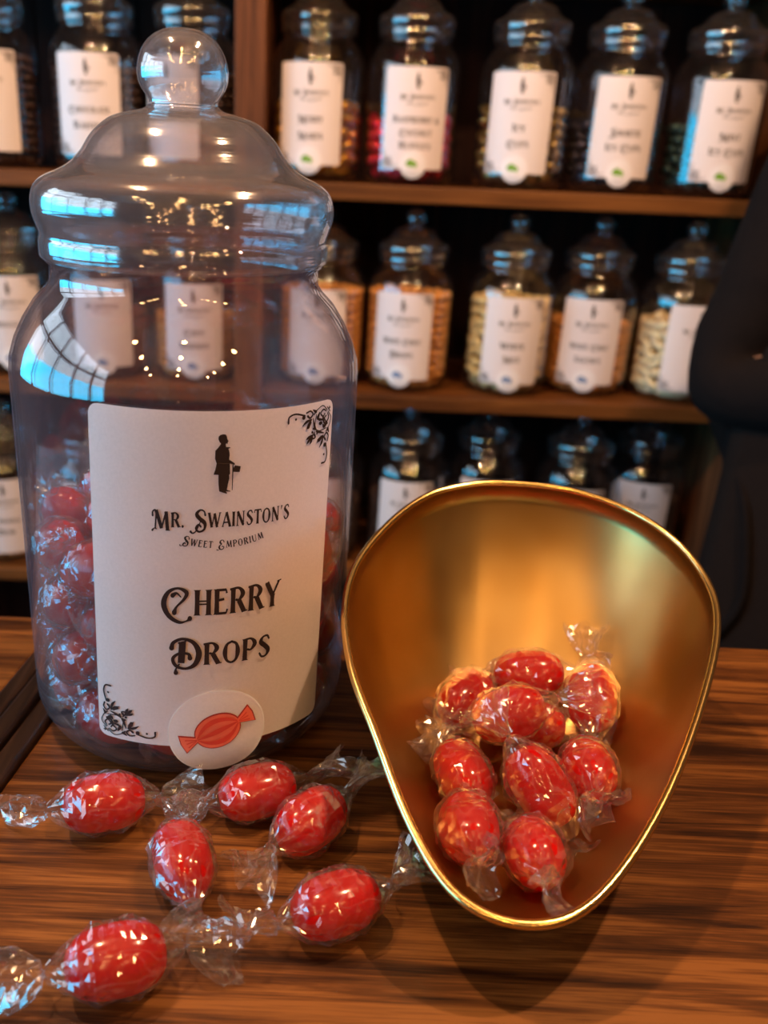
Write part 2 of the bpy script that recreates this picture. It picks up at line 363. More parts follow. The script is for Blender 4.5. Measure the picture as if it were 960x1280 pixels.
    I = g('y', .76); I.line((.04, 1, T), (.36, .45, T)); I.line((.36, .45, t_), (.68, 1, t_)); _st(I, .36, 0, .5); I.line((-.04, .98, .05), (.18, .98, .05)); I.line((.58, .98, .05), (.8, 1.02, .05))
    I = g('&', .8); I.curve([(.7, .4, t_), (.5, .08, .1), (.2, .05, .14), (.1, .28, T), (.4, .6, .13), (.48, .85, .12), (.3, .97, t_), (.2, .8, .12), (.4, .4, T), (.72, .02, T)])
    I = g("'", .26); I.line((.12, 1.02, .15), (.07, .74, .04))
    I = g('.', .3); I.disc(.12, .08, .1)
    I = g(' ', .42)
    # large swash initials
    I = g('C', 1.06); I.curve([(.98, .1, .16), (.86, .02, .05), (.6, -.02, .1), (.25, .17, .15), (.07, .53, .19), (.22, .88, .13), (.55, 1.02, .07), (.85, .9, .14), (.78, .7, .1), (.52, .46, .07), (.44, .28, .17)]); I.curve([(.38, .8, .15), (.52, .87, .07), (.66, .76, .04)])
    I = g('D', 1.02); I.line((.4, .92, T), (.36, .24, T)); I.line((.26, .88, .05), (.52, .95, .05)); I.curve([(.06, .72, .16), (.12, .9, .11), (.4, 1.02, .09), (.74, .9, .13), (.92, .56, .19), (.8, .2, .15), (.5, .06, .08), (.2, .15, .11), (.1, .38, .11), (.3, .55, .08), (.58, .54, .09), (.64, .4, .15)]); I.curve([(.3, .2, .05), (.2, .04, .06), (.2, -.08, .15)])
    I = g('M', 1.16); I.line((.22, .05, .1), (.3, 1, .1)); I.line((.28, 1, T), (.62, .1, T)); I.line((.62, .1, t_), (.9, .95, t_)); I.line((.9, .95, T), (1., 0, T)); I.line((.88, .02, .05), (1.14, .02, .05)); I.curve([(.06, .72, .12), (.06, .9, .09), (.2, 1., .08), (.32, .95, .06)]); I.curve([(.3, .06, .05), (.15, .08, .05), (.04, -.02, .12)])
    I = g('S', .96); I.curve([(.82, .78, .12), (.74, .97, .08), (.5, 1.02, .09), (.3, .82, T), (.5, .6, T), (.8, .38, T), (.76, .08, .12), (.45, -.03, .1), (.26, .14, .13), (.42, .32, .1), (.56, .22, .1)]); I.curve([(.6, .6, .05), (.3, .05, .07), (.08, -.1, .07), (-.06, -.02, .13)])
    I = g('E', .92); I.curve([(.78, .8, .13), (.66, .98, .08), (.4, .96, .11), (.3, .75, T), (.5, .58, .1), (.36, .5, .1), (.2, .25, T), (.4, .02, .12), (.7, .08, .1), (.76, .28, .1), (.55, .35, .1)]); I.curve([(.3, .08, .05), (.1, -.06, .06), (-.06, 0., .12)])
    for ch in 'ABFHIJKLNOPRTUWYZ':
        I = Ink(); I.add(G[ch.lower()][1], 0, -.02, 1.2); I.curve([(.2, 1.16, .07), (.02, 1.12, .08), (-.06, .94, .13)]); G[ch] = (G[ch.lower()][0] * 1.2, I)
    return G
GL = glyphs()
BGS = {'C': 1.28, 'D': 1.42, 'M': 1.36, 'S': 1.4, 'E': 1.4}
def text(s, h, width=None, arc=0.0, gap=0.08):
    """lettering centred on x, baseline at y=0, small capitals h high; capitals in the string are the swash initials"""
    adv = []
    for ch in s: adv.append((GL[ch][0] * BGS.get(ch, 1.0) + gap) * h)
    tot = sum(adv) - gap * h; k = (width / tot) if width else 1.0
    I = Ink(); x = 0
    for ch, a in zip(s, adv):
        J = Ink(); big = BGS.get(ch, 1.0)
        J.add(GL[ch][1], 0, -0.24 * h if big > 1 else 0, h * big)
        J.V = [(u * k, v) for u, v in J.V]
        xc = (x + a / 2) * k - tot * k / 2
        yo = arc * (2 * xc / (tot * k)) ** 2; sl = math.atan(8 * arc * xc / (tot * k) ** 2) if arc else 0.0
        K = Ink(); K.add(J, 0, 0, 1.0, 0.0); K.V = [(u - a * k / 2, v) for u, v in K.V]
        I.add(K, xc, yo, 1.0, sl); x += a
    return I
def emblem(h):
    P = [(265, 300), (240, 270), (222, 225), (225, 185), (250, 158), (295, 148), (335, 155), (352, 185), (360, 225), (380, 262), (368, 275), (370, 298), (340, 300),
         (338, 320), (345, 352), (400, 358), (415, 370), (380, 385), (395, 410), (405, 480), (398, 560), (440, 590), (490, 625), (490, 650), (470, 650), (412, 628), (415, 700), (420, 790),
         (405, 815), (410, 870), (390, 960), (375, 1060), (430, 1080), (430, 1092), (360, 1085), (380, 1110), (370, 1125), (320, 1105), (255, 1080), (240, 960), (235, 805), (160, 800),
         (185, 720), (205, 620), (178, 540), (180, 410), (215, 370), (240, 335)]
    k = h / (1125 - 148)
    f = lambda q: [((x - 320) * k, (636 - y) * k) for x, y in q]
    I = Ink(); I.poly(f(P)); I.poly(f([(452, 650), (472, 650), (466, 1068), (454, 1068)])); I.poly(f([(490, 658), (588, 680), (570, 775), (465, 765), (470, 700)]))
    return I
def flourish(s):
    """scrolled corner ornament, corner at (0,0), growing to -x and -y by s"""
    I = Ink()
    half = [([(1.0, .17, .035), (.99, .07, .03), (.86, .03, .03), (.66, .08, .03)], 1), ([(.62, .04, .03), (.53, .02, .03), (.47, .08, .03), (.53, .14, .035), (.59, .1, .04)], 1),
            ([(.40, .05, .06), (.47, .01, .02)], 1), ([(.44, .09, .03), (.36, .02, .02), (.22, -.03, .02), (.1, .06, .02)], 1), ([(.46, .16, .02), (.4, .34, .055), (.37, .36, .01)], 1),
            ([(.5, .17, .03), (.56, .26, .06), (.6, .33, .01)], 1), ([(.52, .17, .03), (.62, .2, .05), (.7, .26, .01)], 1), ([(.56, .3, .05), (.5, .22, .02)], 1),
            ([(.12, .08, .02), (.2, .04, .03), (.27, .1, .03), (.2, .16, .03), (.16, .12, .03)], 1), ([(.3, .08, .03), (.34, .16, .07), (.3, .2, .02)], 1),
            ([(.1, .01, .02), (.05, .05, .02), (.01, .03, .02)], 1)]
    for sw in (0, 1):
        for pts, c in half:
            q = [((-b, -a, wd) if sw else (-a, -b, wd)) for a, b, wd in pts]
            I.curve([(x * s, y * s, wd * s) for x, y, wd in q], 4)
        for a, b, r in ((.85, .12, .022), (.68, .11, .04), (.34, .44, .02), (.46, .4, .025)):
            I.disc(*((-b * s, -a * s) if sw else (-a * s, -b * s)), r * s)
    I.curve([(-.38 * s, -.1 * s, .02 * s), (-.4 * s, -.3 * s, .02 * s), (-.3 * s, -.4 * s, .02 * s), (-.1 * s, -.38 * s, .02 * s)], 5)
    I.disc(-.26 * s, -.27 * s, .05 * s, .035 * s); I.curve([(-.2 * s, -.18 * s, .05 * s), (-.16 * s, -.28 * s, .04 * s), (-.08 * s, -.3 * s, .05 * s)]); I.curve([(-.3 * s, -.2 * s, .05 * s), (-.2 * s, -.22 * s, .03 * s)])
    I.curve([(-.4 * s, -.4 * s, .02 * s), (-.47 * s, -.5 * s, .03 * s), (-.38 * s, -.5 * s, .03 * s), (-.42 * s, -.42 * s, .03 * s)])
    for da, db in ((.09, .02), (.02, .09), (.08, .08)):
        I.curve([(-(.44) * s, -.44 * s, .02 * s), (-(.46 + da) * s, -(.46 + db) * s, .05 * s), (-(.48 + da * 1.3) * s, -(.48 + db * 1.3) * s, .01 * s)])
    return I

# ------------------------------------------------------------------ jar geometry (shared by every jar)
RJ = 0.0755
CORNER = 0.022
def corner_arc(R, c, z0, n=8):
    return [(R - c + c * sin(a), z0 + c - c * cos(a)) for a in [PI / 2 * k / n for k in range(n + 1)]]
OUT = [(0.0, 0.006), (0.03, 0.0055), (0.046, 0.003), (0.0515, 0.0)] + corner_arc(RJ, CORNER, 0.0)[1:] + [(RJ, 0.06), (RJ, 0.1), (RJ, 0.14), (RJ, 0.172), (0.0748, 0.179), (0.0725, 0.186),
      (0.0685, 0.194), (0.0635, 0.2015), (0.0585, 0.2065), (0.0565, 0.2095), (0.0562, 0.216), (0.0578, 0.2172), (0.0578, 0.2188), (0.0562, 0.22), (0.0562, 0.228)]
def r_out(z):
    if z < CORNER:
        q = max(0.0, min(1.0, (CORNER - z) / CORNER)); return RJ - CORNER + CORNER * math.sqrt(max(0.0, 1 - q * q))
    return RJ
WALL = 0.0013
INN = [(max(0, r - WALL), z + (WALL if z < 0.01 else 0)) for r, z in reversed(OUT)]
BODY_ME = mdata('body', *lathe(OUT + INN, 72), M['clear'])
LIDP = [(0.0588, 0.2195), (0.0597, 0.2195), (0.0597, 0.2255), (0.0590, 0.2275), (0.0600, 0.2310), (0.0614, 0.2355), (0.0617, 0.2405), (0.0606, 0.2450), (0.0578, 0.2485), (0.0538, 0.2508), (0.0495, 0.2526),
        (0.0448, 0.2556), (0.0408, 0.2600), (0.0375, 0.2650), (0.0333, 0.2692), (0.0285, 0.2725), (0.0215, 0.2745), (0.0165, 0.2756), (0.0143, 0.2770), (0.0136, 0.2785), (0.0145, 0.2805),
        (0.0166, 0.2835), (0.0178, 0.287), (0.0179, 0.2905), (0.0170, 0.2945), (0.0150, 0.2985), (0.0118, 0.3018), (0.0075, 0.3040), (0.003, 0.3048), (0.0, 0.3049)]
LIDP_S = [tuple(p) for p in catmull(LIDP, 3)]
LIDI = [(max(0, r - 0.0012), z - 0.0009) for r, z in reversed(LIDP_S)]
KZ = 0.2775
def split_lid(above):
    o = [p for p in LIDP_S if (p[1] >= KZ) == above]; i = [p for p in LIDI if (p[1] >= KZ - 0.0009) == above]
    return o + i
LID_ME = mdata('lid', *lathe(split_lid(False), 72), M['clear_lid'])
KNOB_ME = mdata('knob', *lathe(split_lid(True), 48), M['clear_lid'])
def far(me, mt):
    c = me.copy(); c.materials.clear(); c.materials.append(M[mt]); return c
BODY_FAR, LID_FAR, KNOB_FAR = far(BODY_ME, 'clear_far'), far(LID_ME, 'lid_far'), far(KNOB_ME, 'lid_far')

LW, LH, LZ, LTILT = 0.1035, 0.1475, 0.0985, math.radians(-1.6)
def wrap(u, v, lift, th0, tilt=LTILT):
    uu = u * cos(tilt) - v * sin(tilt); vv = u * sin(tilt) + v * cos(tilt)
    z = LZ + vv; r = r_out(z); a = th0 + uu / RJ
    if z < CORNER:
        q = (CORNER - z) / CORNER; nz = -q; nr = math.sqrt(max(0, 1 - q * q))
    else: nz, nr = 0.0, 1.0
    r2 = r + lift * nr
    return (r2 * sin(a), -r2 * cos(a), z + lift * nz)
def ink_mesh(name, I, mat, th0, u0, v0, lift, tilt=LTILT, smooth=False):
    return mdata(name, [wrap(u0 + u, v0 + v, lift, th0, tilt) for u, v in I.V], I.F, mat, smooth)
def rounded_sheet(wd, ht, rad, nu=28, nv=10):
    """grid with rounded corners"""
    V, Fc = [], []
    for j in range(nv + 1):
        # cluster rows near the ends to draw the rounded corner
        for i in range(nu + 1):
            tv = j / nv; v = -ht / 2 + ht * tv
            e = [0, .1, .3, .6, 1.0]
            rows = [-ht / 2 + rad * q for q in e] + [ht / 2 - rad * q for q in reversed(e)]
            v = rows[j] if nv == 9 else v
            d = max(0, abs(v) - (ht / 2 - rad)); ins = rad - math.sqrt(max(0, rad * rad - d * d))
            V.append(((wd - 2 * ins) * (i / nu - 0.5), v))
    for j in range(nv):
        for i in range(nu):
            a = j * (nu + 1) + i; Fc.append((a, a + 1, a + nu + 2, a + nu + 1))
    return V, Fc
_sv, _sf = rounded_sheet(LW, LH, 0.0042, 28, 9)
LABEL_ME = mdata('label', [wrap(u, v, 0.0004, 0.0) for u, v in _sv], _sf, M['paper'])
LABEL_FAR = mdata('label', [wrap(u, v, 0.0004, 0.0, 0.0) for u, v in _sv], _sf, M['paper'])
def disc_sheet(r, rings=5, n=40):
    V = [(0, 0)]; Fc = []
    for k in range(1, rings + 1):
        for i in range(n): V.append((r * k / rings * cos(2 * PI * i / n), r * k / rings * sin(2 * PI * i / n)))
    for i in range(n): Fc.append((0, 1 + i, 1 + (i + 1) % n))
    for k in range(rings - 1):
        for i in range(n):
            a, b = 1 + k * n, 1 + (k + 1) * n; Fc.append((a + i, b + i, b + (i + 1) % n, a + (i + 1) % n))
    return V, Fc
INKL = 0.0008
def jar_parts(root, th0, near, words, sticker):
    tl = LTILT if near else 0.0
    b = obj('body', BODY_ME if near else BODY_FAR, root); lid = obj('lid', LID_ME if near else LID_FAR, root); obj('knob', KNOB_ME if near else KNOB_FAR, lid)
    lab = obj('label', LABEL_ME if near else LABEL_FAR, root); lab.rotation_euler = (0, 0, th0)
    mi = M['ink'] if near else M['ink_soft']
    if near or 'emb' not in CACHE:
        E = emblem(0.0237); F1 = flourish(0.0235)
        F2 = Ink(); F2.add(F1, 0, 0, 1.0, PI)
        I = Ink(); I.add(text("Mr. Swainston's", 0.0061, 0.0555))
        J = Ink(); J.add(text("Sweet Emporium", 0.0029, 0.033, 0.0024, 0.22))
        ms = [ink_mesh('emblem', E, mi, 0, -0.0002, 0.0532, INKL, tl), ink_mesh('lettering', I, mi, 0, 0.0008, 0.0277, INKL, tl), ink_mesh('lettering', J, mi, 0, 0.0005, 0.0188, INKL, tl),
              ink_mesh('corner_flourish', F1, mi, 0, 0.0494, 0.0712, INKL, tl), ink_mesh('corner_flourish', F2, mi, 0, -0.0494, -0.0712, INKL, tl)]
        if not near: CACHE['emb'] = ms
    else: ms = CACHE['emb']
    for me in ms: obj(me.name.split('.')[0], me, lab)
    for s, h, wd, v in words:
        obj('lettering', ink_mesh('lettering', text(s, h, wd), mi, 0, 0.0013, v, INKL, tl), lab)
    if sticker:
        V, Fc = disc_sheet(0.0208); st = obj('sticker', mdata('sticker', [wrap(0.0002 + u, -0.0668 + v, 0.0011, 0, tl) for u, v in V], Fc, M['sticker']), root); st.rotation_euler = (0, 0, th0)
        if sticker == 'candy':
            ring = Ink(); ring.ribbon([(0.0206 * cos(2 * PI * k / 48), 0.0206 * sin(2 * PI * k / 48), 0.0004) for k in range(49)]); obj('sticker_edge', ink_mesh('sticker_edge', ring, M['sticker_edge'], 0, 0.0002, -0.0668, 0.0013, tl), st)
            rot = math.radians(24)
            def put(nm, I, mt, lift):
                J = Ink(); J.add(I, 0, 0, 1.0, rot); obj(nm, ink_mesh(nm, J, mt, 0, 0.0002, -0.0660, lift, tl), st)
            A, B = 0.0098, 0.0083
            I = Ink(); I.disc(0, 0, A + .0003, B + .0003, 36)
            for sx in (-1, 1):
                I.poly([(sx * .0088, .0012), (sx * .0158, .0052), (sx * .0166, .0006), (sx * .0160, -.0048), (sx * .0088, -.0012)])
            put('candy_outline', I, M['dkred_ink'], 0.0014)
            I = Ink(); I.disc(0, 0, A - .0002, B - .0002, 36)
            put('candy_picture', I, M['pink_ink'], 0.0016)
            I = Ink()
            for sx in (-1, 1):
                I.poly([(sx * .0090, .0008), (sx * .0155, .0045), (sx * .0161, .0006), (sx * .0156, -.0041), (sx * .0090, -.0008)])
            put('candy_tail', I, M['pink_ink'], 0.0017)
            I = Ink()
            for y0 in (-.6, 0.0, .6):
                I.curve([(-A * .93, y0 * B * .12, .0004), (-A * .5, y0 * B * .8, .0017), (0, y0 * B * 1.08, .0024), (A * .5, y0 * B * .8, .0017), (A * .93, y0 * B * .12, .0004)], 5, False)
            for sx in (-1, 1):
                for q in (-1, 0, 1): I.line((sx * .0096, q * .0002, .0002), (sx * .0140, q * .0020, .0006))
            put('candy_stripe', I, M['red_ink'], 0.0019)
        else:
            I = Ink(); rnd = random.Random(3)
            for k in range(7): I.disc(rnd.uniform(-.006, .006), rnd.uniform(-.003, .003), .005, .0036, 10, rnd.uniform(0, 3))
            obj('sticker_print', ink_mesh('sticker_print', I, M[sticker], 0, -0.0015, -0.0665, 0.0015, 0), st)
CACHE = {}

# ------------------------------------------------------------------ the setting
ZF, ZC = -0.95, 1.75
XL, XR, YB, YFR = -1.9, 2.3, 1.86, -2.6
def struct(o, kind='structure'): o['kind'] = kind; return o
struct(box('floor', XL - .1, XR + .1, YFR - .1, YB + .1, ZF - .1, ZF, M['floor'], bev=0))
struct(box('ceiling', XL - .1, XR + .1, YFR - .1, YB + .1, ZC, ZC + .1, M['ceil'], bev=0))
struct(box('wall_back', XL - .1, XR + .1, YB, YB + .1, ZF, ZC, M['wall'], bev=0))
struct(box('wall_right', XR, XR + .1, YFR, YB, ZF, ZC, M['wall'], bev=0))
struct(box('wall_front', XL - .1, XR + .1, YFR - .1, YFR, ZF, ZC, M['wallpale'], bev=0))
# left wall with a tall shop window in it
WY0, WY1, WZ0, WZ1 = -1.65, 1.35, -0.1, 1.35
wl = empty('wall_left', (0, 0, 0)); struct(wl)
for nm, a in (('wall_panel', (XL - .1, XL, YFR, WY0, ZF, ZC)), ('wall_panel', (XL - .1, XL, WY1, YB, ZF, ZC)), ('wall_panel', (XL - .1, XL, WY0, WY1, ZF, WZ0)), ('wall_panel', (XL - .1, XL, WY0, WY1, WZ1, ZC))):
    box(nm, *a, M['wallpale'], wl, bev=0)
win = empty('window_1', (0, 0, 0)); struct(win)
nb = 5
for k in range(nb + 1):
    y = WY0 + (WY1 - WY0) * k / nb; box('window_frame', XL - .07, XL + .01, y - .025, y + .025, WZ0, WZ1, M['frame'], win)
for z in (WZ0, (WZ0 + WZ1 * 2) / 3, WZ1): box('window_rail', XL - .07, XL + .01, WY0, WY1, z - .025, z + .025, M['frame'], win)
for k in range(nb):
    y0 = WY0 + (WY1 - WY0) * k / nb
    me = mdata('pane', [(XL - .04, y0, WZ0), (XL - .04, y0 + .6, WZ0), (XL - .04, y0 + .6, WZ1), (XL - .04, y0, WZ1)], [(0, 1, 2, 3)], M['glasspane'], False); obj('pane', me, win)
WM = 0.5
for nm, a, b, mt in (('street_daylight', WZ0, WM, M['daylight']), ('sky_daylight', WM, WZ1, M['sky'])):
    obj(nm, mdata(nm, [(XL - .09, WY0, a), (XL - .09, WY1, a), (XL - .09, WY1, b), (XL - .09, WY0, b)], [(0, 1, 2, 3)], mt, False), win)
box('baseboard_back', XL, XR, YB - .015, YB, ZF, ZF + .12, M['post'])['kind'] = 'structure'

# ------------------------------------------------------------------ shelving
YS = 1.5
SZ = [0.5700, 0.2265, -0.1160, -0.4830]
ST = 0.026; S3UP = 0.03
XD = on_y(313, 80, YS).x
XE0, XE1 = -0.95, 0.72
su = empty('shelving_unit', (0, YS, ZF)); tag(su, 'dark brown wooden shop shelving stacked with rows of sweet jars', 'shelving')
def su_box(nm, x0, x1, y0, y1, z0, z1, mt, bev=0.002):
    o = box(nm, x0, x1, y0 - YS, y1 - YS, z0 - ZF, z1 - ZF, mt, su, bev); return o
for z in SZ:
    for x0, x1 in ((XE0 + .045, XD - .024), (XD + .024, XE1)):
        zz = z + (S3UP if (z < -.4 and x0 > XD) else 0); su_box('shelf', x0, x1, YS, 1.82, zz - ST, zz, M['shelf'], 0.003)
for x in (XE0 + .022, XD, XE1 + .024): su_box('upright', x - .0235, x + .0235, YS - .004, 1.82, ZF, 1.0, M['post'])
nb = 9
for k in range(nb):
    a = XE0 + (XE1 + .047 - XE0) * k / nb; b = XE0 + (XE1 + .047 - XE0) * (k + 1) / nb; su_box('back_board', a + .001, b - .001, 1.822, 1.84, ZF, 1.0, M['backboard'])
su_box('shelf', XE0, XE1 + .047, YS, 1.82, 1.0, 1.026, M['shelf']); su_box('plinth', XE0, XE1 + .047, YS + .02, 1.82, ZF, ZF + .1, M['post'])

# ------------------------------------------------------------------ counter
YBK, YFT = 0.4615, -0.16
SA = (-0.166, -0.1565); SB = (-0.1265, -0.1165)       # strip edges (x at y=.30 and y=.46): the moulding runs almost straight back
def xs(e, y): return e[0] + (e[1] - e[0]) * (y - .36) / .1
def slab(name, x0f, x1f, z0, z1, mt, parent, yb=YBK, yf=YFT, bev=0.004):
    bm = bmesh.new()
    b = [bm.verts.new((x0f(y) if f == 0 else x1f(y), y, z)) for z in (z0, z1) for f, y in ((0, yf), (1, yf), (1, yb), (0, yb))]
    for f in ((3, 2, 1, 0), (4, 5, 6, 7), (0, 1, 5, 4), (1, 2, 6, 5), (2, 3, 7, 6), (3, 0, 4, 7)): bm.faces.new([b[i] for i in f])
    if bev: bmesh.ops.bevel(bm, geom=bm.edges[:], offset=bev, segments=3, affect='EDGES', profile=0.5)
    me = bpy.data.meshes.new(name); bm.to_mesh(me); bm.free(); me.materials.append(mt); return obj(name, me, parent)
E0 = (-0.1640, -0.1550); E1 = (-0.1285, -0.1185)
def lin(e): return lambda y: e[0] + (e[1] - e[0]) * (y - .36) / .08
ct = slab('worktop', lin(E1), lambda y: 1.1, -0.036, 0, M['top'], None, bev=0.0015); tag(ct, 'brown wood-grain counter top under the big jar and brass scoop', 'counter top')
ct2 = slab('worktop_flap', lambda y: -0.62, lin(E0), -0.036, 0, M['top'], None, bev=0.0015); tag(ct2, 'brown wood-grain counter flap beyond the dark moulding strip', 'counter top')
cs = empty('moulding_strip', (-.15, .2, 0)); tag(cs, 'dark grooved wooden strip between the counter flap and counter top', 'strip')
for f0, f1, zt in ((0.02, .30, .003), (.33, .62, .0045), (.65, .98, .0025)):
    g0 = lambda y, f=f0: lin(E0)(y) * (1 - f) + lin(E1)(y) * f; g1 = lambda y, f=f1: lin(E0)(y) * (1 - f) + lin(E1)(y) * f
    o = slab('bead', g0, g1, -0.03, zt, M['strip'], cs, bev=0.0022); o.location = -cs.location
cb = empty('serving_counter', (0, 0, ZF)); tag(cb, 'dark wooden counter base with upright panels below the counter top', 'counter')
for k in range(6):
    x0 = -0.6 + k * 1.66 / 6; box('panel', x0 + .002, x0 + 1.66 / 6 - .002, -.10, .42, .06, .95 - .0365, M['post'], cb)
box('plinth', -.6, 1.06, -.07, .39, 0, .06, M['strip'], cb)

# ------------------------------------------------------------------ lamps
def lamp(x, y, zb, r, mt, label, group, big=False):
    rt = empty('pendant_bulb', (x, y, zb)); tag(rt, label, 'lamp', group)
    bp = [(0.0, -r), (r * .5, -r * .87), (r * .87, -r * .5), (r, 0), (r * .87, r * .5), (r * .6, r * .95), (r * .42, r * 1.3)]
    obj('bulb', mdata('bulb', *lathe([tuple(q) for q in catmull(bp, 2)], 20), mt), rt)
    obj('socket', mdata('socket', *lathe([(r * .45, r * 1.25), (r * .55, r * 1.4), (r * .55, r * 2.4), (r * .2, r * 2.7), (0, r * 2.7)], 16), M['metal_dark']), rt)
    obj('cord', mdata('cord', *tube([(0, 0, r * 2.6), (0, 0, ZC - zb)], .003, 6), M['metal_dark']), rt)
    obj('ceiling_rose', mdata('ceiling_rose', *lathe([(0, ZC - zb - .02), (.03, ZC - zb - .018), (.035, ZC - zb)], 16), M['metal_dark']), rt)
for i, x in enumerate((-0.75, 0.05, 0.95)):
    for j in range(4):
        lamp(x, -2.1 + j * 0.5, 1.45, 0.045, M['bulb'], 'warm glowing filament bulb hanging in a ceiling row over the shop', 'filament bulbs over the shop floor')
lamp(-0.42, 0.42, 1.30, 0.02, M['spot'], 'bright warm bulb hanging over the big sweet jar', 'bright bulbs over the counter')
lamp(0.52, 0.36, 1.30, 0.02, M['spot'], 'bright warm bulb hanging over the brass scoop', 'bright bulbs over the counter')

# ------------------------------------------------------------------ wrapped cherry drops
def drop_mesh():
    nx, nt = 16, 20; V, Fc = [], []
    L, Rr = 0.0166, 0.0117
    for i in range(nx + 1):
        a = PI * i / nx; x = -L * math.copysign(abs(cos(a)) ** 0.85, cos(a)); r = Rr * abs(sin(a)) ** 0.72 if 0 < i < nx else 0.0003
        for k in range(nt):
            q = 2 * PI * k / nt; V.append((x, r * cos(q), r * sin(q) * 0.94))
    for i in range(nx):
        for k in range(nt): Fc.append((i * nt + k, i * nt + (k + 1) % nt, (i + 1) * nt + (k + 1) % nt, (i + 1) * nt + k))
    return mdata('drop', V, Fc, M['candy'])
def wrapper_mesh(seed, packed=False):
    """cellophane twist: creased sleeve hugging the drop, gathered necks, pleated fans"""
    rnd = random.Random(seed); nt = 30; NK = 0.0222
    xs_ = [-.0395, -.0375, -.0355, -.0333, -.031, -.0285, -.026, -.0238] + [-NK + 2 * NK * k / 26 for k in range(27)] + [.0238, .026, .0285, .031, .0333, .0355, .0375, .0395]
    tw = [rnd.uniform(0, PI), rnd.uniform(0, PI)]; bend = [(rnd.uniform(-.4, .4), rnd.uniform(-.35, .25)) for _ in (0, 1)]; tl = [rnd.uniform(.8, 1.15) * (.5 if packed else 1) for _ in (0, 1)]
    wide = [rnd.uniform(.0085, .0125) * (.6 if packed else 1) for _ in (0, 1)]; ph0 = rnd.uniform(0, 6)
    V, Fc = [], []
    for i, x in enumerate(xs_):
        ax = abs(x); s = 0 if x < 0 else 1
        for k in range(nt):
            q = 2 * PI * k / nt
            if ax <= NK + 1e-6:
                core = 0.0121 * max(0.0, 1 - (ax / 0.0172) ** 2.4) ** 0.5
                cone = 0.0150 * (1 - ax / NK) + .0022
                r = max(min(cone, .0124), core + .0002); pl = (ax / NK) ** 2
                n1 = noise.noise(Vector((x * 120 + seed * 7.3, cos(q + x * 40) * 1.9, sin(q + x * 40) * 1.9 + ph0)))
                n2 = noise.noise(Vector((x * 330 + seed * 3.1, cos(q) * 4.5, sin(q) * 4.5)))
                rid = .0017 * max(0, .55 - abs(n1) * 2.6) + .0007 * max(0, .5 - abs(n2) * 2.2)
                r += rid * (1 - .5 * pl) + r * .30 * pl * sin(7 * q + tw[s] * 3 + x * 260) + rnd.uniform(-.00012, .00022)
                y, z = r * cos(q), r * sin(q) * .97; xx = x
            else:
                t = (ax - NK) / .0173; wd = .0026 + wide[s] * t ** .7; th = .0024 + .0012 * t * sin(5 * q + seed + s)
                u = wd * cos(q) * (1 + .12 * sin(3 * q + seed)) + .0007 * rnd.uniform(-1, 1); v = th * sin(q) + .0024 * t * sin(6.5 * cos(q) + seed) + .0007 * rnd.uniform(-1, 1)
                ph = tw[s] + 1.3 * t
                y, z = u * cos(ph) - v * sin(ph), u * sin(ph) + v * cos(ph)
                e = NK + (ax - NK) * tl[s] + .0020 * t * noise.noise(Vector((q * 1.2, seed, s * 5.0))) * 2; xx = math.copysign(e, x)
                y += bend[s][0] * (ax - NK); z += bend[s][1] * (ax - NK)
            V.append((xx, y, z))
    for i in range(len(xs_) - 1):
        for k in range(nt):
            a, b, c, d = i * nt + k, i * nt + (k + 1) % nt, (i + 1) * nt + (k + 1) % nt, (i + 1) * nt + k
            if rnd.random() < .5: Fc += [(a, b, c), (a, c, d)]
            else: Fc += [(a, b, d), (b, c, d)]
    return mdata('wrapper', V, Fc, M['cello'], False)
DROP = drop_mesh(); WRAPS = [wrapper_mesh(s) for s in range(1, 9)]; PACKED = [wrapper_mesh(s, True) for s in range(11, 17)]
_cn = [0]
def sweet(pos, axis, roll, label, group=None, wraps=None):
    """one wrapped cherry drop: axis = direction of its length"""
    k = _cn[0]; _cn[0] += 1
    r = empty('cherry_drop'); tag(r, label, 'sweet', group)
    x = Vector(axis).normalized(); up = Vector((0, 0, 1)) if abs(x.z) < .9 else Vector((0, 1, 0))
    y = up.cross(x).normalized(); z = x.cross(y)
    mm = Matrix((x, y, z)).transposed() @ Matrix.Rotation(roll, 3, 'X')
    mt = mm.to_4x4(); mt.translation = pos; r.matrix_world = mt
    obj('drop', DROP, r); wraps = wraps or WRAPS; obj('wrapper', wraps[k % len(wraps)], r); return r
def r_in(z):
    """inner radius of the jar at height z above its base"""
    zz = z - WALL
    if zz >= CORNER: return RJ - WALL
    return r_out(max(0.0, zz)) - WALL
def jar_press(p, c):
    q = p - c; z = max(q.z, 0.0078); lim = r_in(z) - .0006; r = math.hypot(q.x, q.y)
    k = lim / r if r > lim else 1.0
    return Vector((q.x * k, q.y * k, z)) + c
def press(root, fn):
    """give this sweet its own wrapper, pressed flat where fn says something solid is in the way"""
    bpy.context.view_layer.update(); mw = root.matrix_world.copy(); inv = mw.inverted()
    for ch in root.children:
        if not ch.name.startswith('wrapper'): continue
        new = [fn(mw @ v.co) for v in ch.data.vertices]
        if max((n - mw @ v.co).length for n, v in zip(new, ch.data.vertices)) < 1e-5: continue
        me = ch.data.copy()
        for v, n in zip(me.vertices, new): v.co = inv @ n
        ch.data = me
